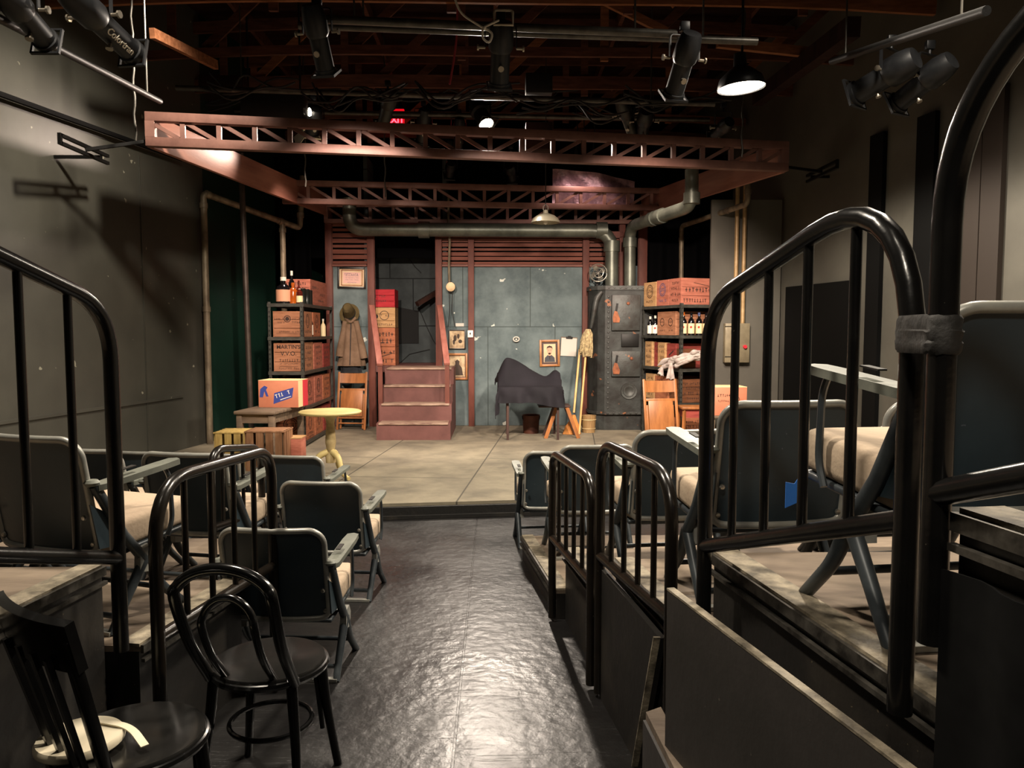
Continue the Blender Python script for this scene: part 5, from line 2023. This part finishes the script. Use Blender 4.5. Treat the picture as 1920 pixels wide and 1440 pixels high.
# wall brackets (old aerial-like arms)
for s, pa, lab in ((-1, (160, 281), 'black two-bar bracket on the green wall tied to the front truss'), (1, (1540, 322), 'black two-bar bracket on the right-hand grey wall tied to the front truss')):
    Y = 7.4 if s < 0 else 9.1
    wx_ = (lwx(Y) if s < 0 else rwx(Y))
    c = at(pa[0], pa[1], Y)
    t = thing('wall_bracket', lab, 'bracket', c)
    bm = nb()
    xx = c.x
    for dz in (.035, -.035):
        bar(bm, (xx, c.y - .42, c.z + dz), (xx, c.y + .42, c.z + dz), .03, .03)
    bar(bm, (xx, c.y - .42, c.z - .05), (xx, c.y - .42, c.z + .05), .03, .03)
    ob('twin_bars', bm, 'iron', t)
    bm = nb()
    E = (FL if s < 0 else FR)
    bar(bm, (xx, c.y, c.z), (E[0], E[1], ZB + .05), .03, .03)
    ob('tie_rod', bm, 'iron', t)
    bm = nb()
    bar(bm, (xx, c.y + .3, c.z), (wx_, c.y + .3, c.z), .03, .03)
    ob('wall_arm', bm, 'iron', t)

# =================================================================== LIGHTS
def light(kind, name, loc, target, energy, col, size=.1, angle=60, blend=.5):
    d = bpy.data.lights.new(name, kind)
    d.energy = energy
    d.color = col
    if kind == 'AREA':
        d.shape = 'DISK'
        d.size = size
    else:
        d.shadow_soft_size = size
    if kind == 'SPOT':
        d.spot_size = math.radians(angle)
        d.spot_blend = blend
    o = bpy.data.objects.new(name, d)
    C.objects.link(o)
    o.location = loc
    if target is not None:
        o.rotation_euler = (V(target) - V(loc)).to_track_quat('-Z', 'Y').to_euler()
    return o


WARM = (1, .86, .72)
ROSE = (1, .80, .66)
HOUSE = (1, .88, .72)
# stage wash from the spotlights hung over the front seats
light('SPOT', 'stage_light', at(612, 146, 5.95), (-1.6, 10.8, 1.0), 1250, ROSE, .07, 62, .7)
light('SPOT', 'stage_light', at(936, 170, 5.95), (.2, 10.8, .8), 800, WARM, .07, 62, .7)
light('SPOT', 'stage_light', at(1262, 188, 6.0), (1.8, 10.8, 1.0), 1250, ROSE, .07, 62, .7)
# lit lamps over the stage
light('SPOT', 'stage_light', at(914, 241, 10.0), (-.3, 5.0, .0), 900, WARM, .10, 112, .6)
light('SPOT', 'stage_light', at(584, 262, 9.7), (-3.25, 7.75, 3.35), 300, ROSE, .05, 62, .9)
light('SPOT', 'house_or_fill_light', (-1.9, 6.2, 4.7), (-4.4, 7.6, 2.2), 760, HOUSE, .12, 84, .8)  # fill without a fixture, added for the light pool on the left wall
light('SPOT', 'stage_light', at(584, 256, 9.85), (-2.4, 11.0, 1.2), 260, ROSE, .06, 80, .6)
light('SPOT', 'stage_light', at(1093, 306, 11.0), (1.2, 11.8, 2.6), 40, (1, .72, .66), .05, 120, .6)
light('SPOT', 'stage_light', at(1202, 262, 9.8), (2.2, 10.6, 1.2), 240, ROSE, .06, 80, .6)
# the shop lamp and unseen house lamps added over the seats
light('SPOT', 'house_or_fill_light', sl - V((0, 0, .03)), sl - V((0, 0, 2)), 900, HOUSE, .2, 155, .3)
light('SPOT', 'house_or_fill_light', (-1.6, 3.4, 5.0), (-1.6, 3.3, 0), 850, HOUSE, .18, 125, .6)
light('SPOT', 'house_or_fill_light', (2.7, 4.2, 4.95), (2.7, 4.1, 0), 1200, HOUSE, .18, 135, .6)
light('SPOT', 'house_or_fill_light', (-.4, .3, 5.0), (-.4, .6, 0), 60, HOUSE, .18, 130, .5)
light('SPOT', 'house_or_fill_light', (-.7, -1.3, 4.7), (2.5, 3.0, 1.2), 420, HOUSE, .18, 58, .8)  # unseen, behind the camera, added for the right-hand chair backs

w = bpy.data.worlds.new('world')
sc.world = w
w.use_nodes = True
w.node_tree.nodes['Background'].inputs[0].default_value = (.9, .75, .62, 1)
w.node_tree.nodes['Background'].inputs[1].default_value = .016
sc.view_settings.view_transform = 'Standard'
sc.view_settings.look = 'None'
sc.view_settings.gamma = 1
sc.view_settings.use_curve_mapping = False
sc.view_settings.exposure = 0.0
# =================================================================== SEATING
# risers: the aisle edge fans out towards the camera
def rex(Y):
    return .175 + (5.4 - Y) * .134


def lex(Y):
    return -1.14 - (3.46 - Y) * .17


def riser(lab, side, ya, yb, z, ex, planks=False, zlow=0, skirt=False, name='seating_riser'):
    """deck from ya (back, near camera) to yb (front), aisle edge ex(Y), outer edge at the wall"""
    t = thing(name, lab, 'platform', (ex((ya + yb) / 2) + side * 1.5, (ya + yb) / 2, 0), 0, 'raked seating platforms')
    w = (lambda Y: (lwx(Y) + .02)) if side < 0 else (lambda Y: rwx(Y) - .06)
    bm = nb()
    P = [(ex(ya), ya), (w(ya), ya), (w(yb), yb), (ex(yb), yb)]
    if side < 0:
        P = P[::-1]
    prism(bm, P, (0, 0, z - .022), (1, 0, 0), (0, 1, 0), .022)
    ob('deck', bm, 'deck', t)
    bm = nb()
    s = side
    bar(bm, (ex(ya) + s * .04, ya, z + .003), (ex(yb) + s * .04, yb, z + .003), .08, .012)
    ob('edge_strip', bm, 'deckedge', t)
    bm = nb()
    bar(bm, (ex(ya) - s * .006, ya, z - .014), (ex(yb) - s * .006, yb, z - .014), .012, .03)
    bar(bm, (ex(ya) - s * .008, ya, z - .055), (ex(yb) - s * .008, yb, z - .055), .014, .012)
    ob('edge_trim', bm, 'trimmetal', t)
    bm = nb()
    h = z - .022
    bar(bm, (ex(ya) + s * .015, ya, h / 2), (ex(yb) + s * .015, yb, h / 2), .02, h)
    ob('fascia', bm, 'fascia', t)
    bm = nb()
    bar(bm, (ex(yb) + s * .02, yb - .011, h / 2), (w(yb), yb - .011, h / 2), h, .02, up=(0, 1, 0))
    ob('front_board', bm, 'fascia', t)
    bm = nb()
    bar(bm, (ex(ya) + s * .02, ya + .011, h / 2), (w(ya), ya + .011, h / 2), h, .02, up=(0, 1, 0))
    ob('back_board', bm, 'fascia', t)
    if skirt:
        bm = nb()
        n = 60

        def sk(u, v):
            Y = ya + u * (yb - ya)
            return V((ex(Y) - s * (.012 + .010 * math.sin(u * 70)), Y, .01 + v * (h - .08)))
        grid(bm, sk, n, 3, .004)
        ob('black_skirt', bm, 'skirt', t)
    return t


# heights of the decks
RZ = (.17, .41, .64, .93, 1.33)
RY = ((4.22, 5.36), (3.26, 4.2), (2.46, 3.24), (1.24, 2.12), (-.6, 1.20))
riser('lowest seating platform, nearest the stage, behind the short railing', 1, *RY[0], RZ[0], rex)
riser('second seating platform behind the short black railing, aisle side of the strips wall', 1, *RY[1], RZ[1], lambda Y: rex(Y) + .045)
riser('third seating platform behind the taller middle railing', 1, *RY[2], RZ[2], lambda Y: rex(Y) + .045)
riser('high seating platform holding the chair with blue tape', 1, 1.26, 2.34, RZ[3], lambda Y: .673 + (2.34 - Y) * .147)
riser('topmost seating platform with a hanging black skirt', 1, *RY[4], RZ[4], rex, skirt=True)
bm = nb()
prism(bm, [(rex(2.46) + .1, 2.37), (rwx(2.4) - .06, 2.37), (rwx(2.4) - .06, 2.45), (rex(2.46) + .1, 2.45)], (0, 0, RZ[2] - .05), (1, 0, 0), (0, 1, 0), .03)
o = ob('gangway_board', bm, 'deck')
tag(o, 'narrow gangway board between the third platform and the high platform', 'platform', 'raked seating platforms')
LZs = (.25, .50, .80)
riser('low seating platform behind the far black railing on the green-wall side', -1, 3.75, 5.05, LZs[0], lambda Y: -1.36 - (5 - Y) * .1)
riser('middle seating platform behind the near bentwood chairs, green-wall side', -1, 2.70, 3.42, LZs[1], lex)
riser('highest seating platform at the picture edge on the green-wall side', -1, .2, 2.66, LZs[2], lambda Y: -1.37 - (2.66 - Y) * .12)


# railings
def railing(lab, F, N, zbf, zbn, ztf, ztn, zlf, zln, nb_, r=.021, rf=.16, m='rail', rn=None, low=True, curve=None):
    """pipe frame from the far post F to the near post N (x, y) with bars between"""
    F, N = V((F[0], F[1], 0)), V((N[0], N[1], 0))
    k = V((0, 0, 1))
    t = thing('railing', lab, 'railing', F + k * zbf, 0, 'black pipe railings along the aisle')
    pts = [F + k * zbf, F + k * ztf, N + k * ztn, N + k * zbn]
    P = fillet(pts, [rf, rn or rf], 9)
    ob('pipe_frame', tube(nb(), P, r, 14), m, t)
    if low:
        bm = nb()
        tube(bm, [F + k * zlf, N + k * zln], r * .95, 12)
        ob('lower_rail', bm, m, t)
    # bars: top where the frame curve passes
    for i in range(nb_):
        u = (i + 1) / (nb_ + 1)
        p = F.lerp(N, u)
        best = None
        L2 = (N - F).length
        for a, b in zip(P, P[1:]):
            ua, ub = [(q - F).dot((N - F).normalized()) / L2 for q in (a, b)]
            if min(ua, ub) <= u <= max(ua, ub) and abs(ua - ub) > 1e-4:
                z = a.z + (b.z - a.z) * (u - ua) / (ub - ua)
                best = z if best is None else max(best, z)
        z0 = zlf + (zln - zlf) * u
        bm = nb()
        cyl(bm, p + k * z0, p + k * (best or ztf), r * .52, seg=10)
        ob('upright_bar', bm, m, t)
    return t


def px_xy(px, Y):
    return (at(px, 620, Y).x, Y)


R1F, R1N = px_xy(1037, 4.2), px_xy(1112, 3.38)
railing('short black railing on the strips-wall side, nearest the stage', R1F, R1N, .02, .02, at(1040, 848, 4.2).z, at(1112, 898, 3.38).z, at(1036, 1008, 4.2).z, at(1112, 1092, 3.38).z, 4, .022, .13, 'railbrown')
R2F, R2N = px_xy(1128, 3.3), px_xy(1265, 2.5)
railing('black railing between the short one and the tall raked one', R2F, R2N, .02, .02, at(1130, 828, 3.3).z, at(1268, 893, 2.5).z, at(1126, 1042, 3.3).z, at(1266, 1158, 2.5).z, 4, .022, .17, 'railbrown')
R3F, R3N = px_xy(1328, 2.22), px_xy(1712, 1.36)
railing('tall raked black railing in front of the chair with blue tape', R3F, R3N, .02, at(1700, 1335, 1.36).z, at(1328, 572, 2.22).z, at(1712, 306, 1.36).z, at(1328, 1024, 2.22).z, at(1712, 975, 1.36).z, 4, .022, .17, 'rail', .34)
R4F = px_xy(1768, 1.22)
R4N = (R4F[0] + .10, .45)
t = railing('huge near railing curving up out of the picture edge', R4F, R4N, at(1768, 1204, 1.22).z, 1.2, at(1768, 205, 1.22).z, 2.36, at(1768, 925, 1.22).z, 1.62, 2, .0225, .18, 'rail')
bm = nb()
zt = at(1740, 628, 1.29).z
R3c, R4c = V((R3N[0], R3N[1], zt)), V((R4F[0], R4F[1], zt))
d = (R4c - R3c)
pd = V((-d.y, d.x, 0)).normalized()
tr = random.Random(9)
rings_ = []
for dz, rad in ((-.030, .0245), (-.026, .0275), (-.012, .029), (-.008, .0265), (.006, .030), (.010, .0275), (.026, .0285), (.032, .0245)):
    ring = []
    for c, a0_ in ((R4c, 0), (R3c, PI)):
        for k in range(11):
            a = a0_ - PI / 2 + PI * k / 10
            q_ = rad + tr.uniform(-.0012, .0012)
            ring.append(bm.verts.new(c + d.normalized() * math.cos(a) * q_ + pd * math.sin(a) * q_ + V((0, 0, dz + tr.uniform(-.002, .002)))))
    rings_.append(ring)
for A_, B_ in zip(rings_, rings_[1:]):
    for k in range(len(A_)):
        bm.faces.new((A_[k], A_[(k + 1) % len(A_)], B_[(k + 1) % len(A_)], B_[k]))
ob('tape_wrap', bm, 'gaff', t)
L2N, L2F = px_xy(278, 2.46), px_xy(503, 3.38)
railing('black railing behind the bentwood chairs on the green-wall side', L2F, L2N, .02, .02, at(503, 842, 3.38).z, at(275, 905, 2.46).z, at(503, 1060, 3.38).z, at(278, 1195, 2.46).z, 4, .022, .15, 'railbrown', .22)
L1F = px_xy(206, 2.5)
L1N = (L1F[0] - .135, 1.55)
railing('tall raked black railing at the picture edge on the green-wall side', L1F, L1N, at(206, 1220, 2.5).z, .7, at(206, 578, 2.5).z, at(206, 578, 2.5).z + .27, at(206, 1046, 2.5).z, at(206, 1046, 2.5).z + .30, 4, .024, .17, 'rail')
LBF, LBN = px_xy(484, 4.35), px_xy(388, 3.75)
railing('far black railing among the auditorium chairs on the green-wall side', LBF, LBN, .02, .02, at(484, 838, 4.35).z, at(388, 842, 3.75).z, at(484, 960, 4.35).z, at(388, 990, 3.75).z, 4, .02, .14, 'railbrown')


# auditorium chairs
def chair_model(lab):
    t = thing('auditorium_chair', lab, 'chair', (0, 0, 0), 0, 'vintage steel auditorium chairs')
    Wb, zb, zt = .235, .31, .735

    def bp(u, v, off=0):
        """back panel point; u across -1..1, v up 0..1"""
        y = -.185 - .075 * v - .035 * (1 - u * u) - off
        return V((u * Wb, y, zb + v * (zt - zb)))

    bm = nb()
    # rounded-top panel
    n, mrow = 16, 12

    def pf(a, b):
        u = a * 2 - 1
        rr_ = .16
        vmax = 1
        x = abs(u) * Wb
        if x > Wb - .07:
            dx = (x - (Wb - .07)) / .07
            vmax = 1 - .07 / (zt - zb) * (1 - math.sqrt(max(0, 1 - dx * dx)))
        vmin = 0
        if x > Wb - .04:
            dx = (x - (Wb - .04)) / .04
            vmin = .04 / (zt - zb) * (1 - math.sqrt(max(0, 1 - dx * dx)))
        return bp(u, vmin + b * (vmax - vmin))
    grid(bm, lambda a, b: pf((math.sin((a - .5) * PI) + 1) / 2, b), 40, 8, .008)
    lp('backrest', bm, 'chairblue', t, 60)
    # rim tube round the panel
    loop = []
    for u in [math.sin((i / 36 - .5) * PI) for i in range(37)]:
        loop.append(pf((u + 1) / 2, 1))
    side = [bp(1, v) for v in (.80, .5, .2)]
    bot = [pf((u + 1) / 2, 0) for u in [math.sin((.5 - i / 20) * PI) for i in range(21)]]
    side2 = [bp(-1, v) for v in (.2, .5, .80)]
    bm = nb()
    tube(bm, loop + side + bot + side2, .0135, 8, closed=True)
    lp('back_rim', bm, 'chairrim', t, 60)
    # seat
    bm = nb()
    R = Matrix.Translation(V((0, .06, .362))) @ Matrix.Rotation(math.radians(4), 4, 'X')
    box(bm, (0, 0, 0), (.475, .43, .115), None, .03, 3)
    bmesh.ops.transform(bm, matrix=R, verts=bm.verts)
    lp('seat_cushion', bm, 'cushion', t, 60)
    bm = nb()
    box(bm, (0, -.01, -.068), (.47, .42, .022), None, .008)
    box(bm, (0, -.01, -.086), (.36, .34, .02), None, .008)
    bmesh.ops.transform(bm, matrix=R, verts=bm.verts)
    lp('seat_pan', bm, 'chairtube', t, 60)
    hub = V((0, .0, .235))
    for s in (-1, 1):
        x = s * .256
        ar = V((x, -.20, .580))
        af = V((x, .17, .612))
        bm = nb()
        d = (af - ar).normalized()
        up = V((s, 0, 0)).cross(d) * s
        if up.z < 0:
            up = -up
        nrm = V((1, 0, 0))
        poly = [(-.02, -.02), (.0, -.031), (.30, -.033), (.37, -.028), (.385, 0), (.37, .028), (.30, .033), (.0, .031), (-.02, .02)]
        prism(bm, poly, ar - up * .008, d, V((1, 0, 0)), .022)
        a_ = lp('armrest', bm, 'armrest', t)
        bm = nb()
        M = Matrix((V((1, 0, 0)), d, up)).transposed()
        box(bm, ar + d * .13 + up * (-.008 - .0225 if False else 0) + up * (.0155), (.022, .07, .004), M)
        lp('slot', bm, 'slot', a_)
        # rear upright from arm to hub
        bm = nb()
        tube(bm, [ar - V((0, .02, .012)), V((x, -.10, .36)), hub + V((x, 0, 0))], [.019, .019, .021], 10)
        lp('back_upright', bm, 'chairtube', t)
        bm = nb()
        lathe(bm, [(0, .012), (.02, .01), (.028, 0), (.02, -.012), (0, -.012)], seg=12, M=Matrix.Translation(ar - V((0, .03, .0))))
        lp('arm_cap', bm, 'armrest', t)
        # front arm support, bent
        bm = nb()
        tube(bm, fillet([af - d * .07 - up * .012, af - d * .03 - V((0, 0, .07)), V((x, .15, .36)), V((x, .12, .30))], .05, 4), .0095, 8)
        lp('arm_support', bm, 'chairtube', t)
        # side plate joining back and upright
        bm = nb()
        prism(bm, [(-.235, .50), (-.12, .43), (-.08, .32), (-.20, .33)], (x - s * .012, 0, 0), (0, 1, 0), (0, 0, 1), .006 if s > 0 else .006)
        lp('side_plate', bm, 'chairblue', t)
        for yy, zz in ((-.215, .45), (-.18, .345)):
            bm = nb()
            lathe(bm, [(.011, 0), (.008, .006), (0, .008)], seg=8, M=Matrix.Translation(V((x * .86, yy - .02, zz))) @ Matrix.Rotation(PI / 2, 4, 'X'))
            lp('bolt', bm, 'steelbright', t)
        # legs
        bm = nb()
        P = fillet([hub + V((x, 0, .01)), V((x, .06, .13)), V((x, .20, .0))], .08, 5)
        tube(bm, P, [.021 - .004 * i / len(P) for i in range(len(P))], 10)
        lp('leg', bm, 'chairtube', t)
        bm = nb()
        tube(bm, [hub + V((x, 0, .01)), V((x, -.09, .12)), V((x, -.17, .0))], [.021, .018, .016], 10)
        lp('leg', bm, 'chairtube', t)
        bm = nb()
        prism(bm, [(-.04, -.035), (.03, -.05), (.045, .02), (.02, .06), (-.035, .05)], (x - s * .014, hub.y, hub.z), (0, 1, 0), (0, 0, 1), .03)
        lp('hinge_bracket', bm, 'chairrim', t)
    for y, z in ((.12, .085), (-.13, .055)):
        bm = nb()
        cyl(bm, (-.262, y, z), (.262, y, z), .011, seg=10)
        lp('stretcher', bm, 'chairtube', t)
    bm = nb()
    bar(bm, (-.262, -.17, .008), (.262, -.17, .008), .03, .014)
    lp('foot_bar', bm, 'chairrim', t)
    return t


CH = [  # x, y, deck, rotation (deg, + turns to the green wall), label
    (-.985, 3.66, 0, -4, 'auditorium chair on the black floor, closest to the bentwood chair, right by the aisle'),
    (-1.00, 4.72, 0, -6, 'auditorium chair on the black floor just in front of the stage edge, by the aisle'),
    (-1.41, 5.66, 0, -9, 'auditorium chair in front of the cream pedestal table'),
    (-2.01, 5.76, 0, -12, 'auditorium chair with its back below the brown slatted crate'),
    (-2.60, 5.87, 0, -14, 'auditorium chair farthest back along the green wall, mostly hidden'),
    (-2.14, 4.36, LZs[0], -14, 'auditorium chair on the low platform behind the tall raked railing post'),
    (-1.56, 4.22, LZs[0], -12, 'auditorium chair on the low platform behind the far black railing'),
    (-1.60, 3.04, LZs[1], -20, 'auditorium chair on the middle platform seen through the picture-edge railing'),
    (-2.165, 3.25, LZs[1], -20, 'auditorium chair on the middle platform cut by the frame beside the raked railing'),
    (.42, 5.82, 0, 5, 'auditorium chair on the floor at the corner of the lowest platform, nearest the stage'),
    (.60, 4.98, RZ[0], 6, 'auditorium chair on the lowest platform behind the short railing'),
    (.86, 3.85, RZ[1], 6, 'auditorium chair on the second platform below the wooden folding chair'),
    (2.045, 4.0, RZ[1], 8, 'auditorium chair at the wall end of the second platform, only its top showing'),
    (1.452, 3.92, RZ[1], 7, 'auditorium chair on the second platform, middle of the three in its row'),
    (.96, 2.82, RZ[2], 6, 'auditorium chair on the third platform below the red carton'),
    (1.55, 2.885, RZ[2], 7, 'auditorium chair on the third platform, second in from the aisle'),
    (1.085, 1.79, RZ[3], 6, 'auditorium chair on the high platform with blue tape under its seat'),
]
first = None
for x, y, z, r, lab in CH:
    if first is None:
        first = chair_model(lab)
        first.location = (x, y, z + .001)
        first.rotation_euler = (0, 0, math.radians(r))
        c = first
    else:
        c = dup(first, (x, y, z + .001), math.radians(r), lab)
# blue tape on the seat of the last chair
bm = nb()
prism(bm, [(-.03, -.02), (.02, .0), (.03, .06), (.015, .075), (-.005, .045), (-.03, .05)], (-.255, .262, .235), (1, 0, .0), (0, 0, 1), .002)
o = lp('blue_tape', bm, 'tape', c)


# bentwood chairs
def bentwood(lab, loc, rot, slats=False, r=.20, hb=.90):
    t = thing('bentwood_chair', lab, 'chair', loc, math.radians(rot), 'black bentwood chairs')
    sz = .465
    bm = nb()
    lathe(bm, [(0, sz - .014), (r * .55, sz - .010), (r * .86, sz), (r * .97, sz + .002), (r, sz - .006), (r, sz - .030), (r * .96, sz - .036), (0, sz - .036)], seg=48)
    lp('seat', bm, 'bentseat', t, 50)
    bm = nb()
    tube(bm, [(r * .98 * math.cos(k * PI / 24), r * .98 * math.sin(k * PI / 24), sz - .02) for k in range(48)], .014, 8, closed=True)
    lp('seat_rim', bm, 'bent', t)
    a = .72
    if not slats:
        xb = r * .78
        yb = -r * .66
        for nm, w, zt, rr_, q, y2 in (('outer_back_hoop', .165, hb, .019, xb, -.30), ('inner_back_hoop', .09, hb - .10, .013, .085, -.275)):
            pts = [V((-q, yb, sz - .02)), V((-(w + q) / 2, (yb + y2) / 2 - .02, (sz + zt) / 2 - .06))]
            for k in range(9):
                th = PI - k * PI / 8
                pts.append(V((w * math.cos(th), y2 - .0, zt - .10 + .10 * math.sin(th))))
            pts += [V(((w + q) / 2, (yb + y2) / 2 - .02, (sz + zt) / 2 - .06)), V((q, yb, sz - .02))]
            bm = nb()
            tube(bm, spline(pts, 5), rr_, 12)
            lp(nm, bm, 'bent', t)
    else:
        for s in (-1, 1):
            bm = nb()
            bar(bm, (s * r * .66, -r * .66, sz - .03), (s * .175, -.245, hb - .04), .045, .026, up=(0, 1, .3), bev=.006)
            lp('back_post', bm, 'bent', t)
        bm = nb()
        grid(bm, lambda u, v: V(((u - .5) * .40, -.245 - .03 * (1 - (2 * u - 1) ** 2) + .03 * (.5 - v), hb - .13 + v * .13)), 14, 3, .028)
        lp('top_rail', bm, 'bent', t)
        for k in range(4):
            x = (k - 1.5) * .07
            bm = nb()
            bar(bm, (x * .85, -r * .82, sz - .02), (x * 1.1, -.265, hb - .10), .018, .014, up=(0, 1, .3))
            lp('back_slat', bm, 'bent', t)
    for s in (-1, 1):
        bm = nb()
        P = fillet([(s * r * .72, -r * .66, sz - .03), (s * r * .80, -r * .72, .25), (s * r * .95, -r * .98, .0)], .2, 5)
        tube(bm, P, [.019 - .005 * i / len(P) for i in range(len(P))], 12)
        lp('leg', bm, 'bent', t)
        bm = nb()
        P = fillet([(s * r * .70, r * .62, sz - .03), (s * r * .76, r * .70, .25), (s * r * .92, r * .86, .0)], .2, 5)
        tube(bm, P, [.020 - .005 * i / len(P) for i in range(len(P))], 12)
        lp('leg', bm, 'bent', t)
        bm = nb()
        P = fillet([(s * r * .72, r * .62, .16), (s * r * .60, r * .60, .38), (s * r * .15, r * .90, sz - .04)], .14, 5)
        tube(bm, P, .009, 8)
        lp('curved_brace', bm, 'bent', t)
    bm = nb()
    tube(bm, [(r * .72 * math.cos(k * PI / 18), r * .72 * math.sin(k * PI / 18), .24) for k in range(36)], .009, 8, closed=True)
    lp('leg_ring', bm, 'bent', t)
    return t


bentwood('black bentwood chair with a double-hoop back beside the aisle', (-.80, 2.66, .001), -10, False, .195, .88)
bentwood('nearest black chair with a slatted back, holding the white lid', (-1.045, 2.15, .001), -36, True, .202, .91)
# white lid with curved strap on the near chair
d0 = atz(150, 1390, .475)
t = thing('round_lid', 'white round lid with a curled strap on the nearest black chair seat', 'lid', (d0.x, d0.y, .4675))
bm = nb()
lathe(bm, [(0, 0), (.108, 0), (.114, .006), (.114, .018), (.108, .026), (.09, .024), (0, .024)], seg=44)
lp('lid_disc', bm, 'white', t)
bm = nb()
e0, e1, e2 = atz(190, 1352, .497) - V((d0.x, d0.y, .4675)), atz(245, 1362, .497) - V((d0.x, d0.y, .4675)), atz(271, 1398, .474) - V((d0.x, d0.y, .4675))
Q = fillet([e0, e1, e2], .2, 8)
for a, b in zip(Q, Q[1:]):
    bar(bm, a, b + (b - a) * .05, .022, .004)
lp('strap', bm, 'white', t)

# step side boards by the near platform
t = thing('plywood_sheet', 'charcoal plywood sheet standing along the near platform', 'panel', (.55, 1.8, 0))
pa, pb = atz(1257, 1105, .90), atz(1700, 1440, .90)
d = (pb - pa)
pb2 = pa + d * 1.25
bm = nb()
bar(bm, V((pa.x, pa.y, .45)), V((pb2.x, pb2.y, .45)), .02, .9)
ob('panel_board', bm, 'panel', t)
bm = nb()
bar(bm, V((pa.x, pa.y, .902)), V((pb2.x, pb2.y, .902)), .022, .006)
ob('worn_edge', bm, 'deckedge', t)
# slanted end board of the third platform
t = thing('end_board', 'black end board with a slanted pale edge beside the wooden step', 'board', (.5, 2.9, 0))
g0, g1 = atz(1237, 1197, .58), atz(1187, 1437, .0)
dirv = V((rex(3.3) - g0.x, 3.3 - g0.y, 0))
dirv.z = 0
Ld = dirv.length
dn = dirv.normalized()
u1 = (V((g1.x, g1.y, 0)) - V((g0.x, g0.y, 0))).dot(dn)
bm = nb()
prism(bm, [(0, .58), (Ld, .58), (Ld, 0), (u1, 0)], V((g0.x, g0.y, 0)), dn, (0, 0, 1), .022)
ob('board', bm, 'fascia', t)
bm = nb()
e = V((g0.x, g0.y, .585))
bar(bm, e - V((.01, 0, 0)), V((g0.x, g0.y, 0)) + dn * u1 - V((.01, 0, 0)), .006, .024, up=(1, 0, 0))
ob('pale_edge', bm, 'deckedge', t)
# wooden step
s0, s1, s2, s3 = atz(1211, 1335, .45), atz(1264, 1440, .45), atz(1322, 1440, .45), atz(1257, 1325, .45)
t = thing('wooden_step', 'narrow worn wooden step between the end board and the charcoal sheet', 'step', ((s0.x + s2.x) / 2, 1.9, 0))
bm = nb()
dd = (s1 - s0)
de = (s2 - s3)
s2, s3 = s2 - V((.03, 0, 0)), s3 - V((.03, 0, 0))
P = [s0, s0 + dd * 1.8, s3 + de * 1.8, s3]
prism(bm, [(p.x, p.y) for p in P], (0, 0, .425), (1, 0, 0), (0, 1, 0), .025)
ob('tread', bm, 'deck', t)
bm = nb()
bar(bm, V((P[0].x, P[0].y, .2125)), V((P[1].x, P[1].y, .2125)), .018, .425)
ob('step_side', bm, 'panel', t)
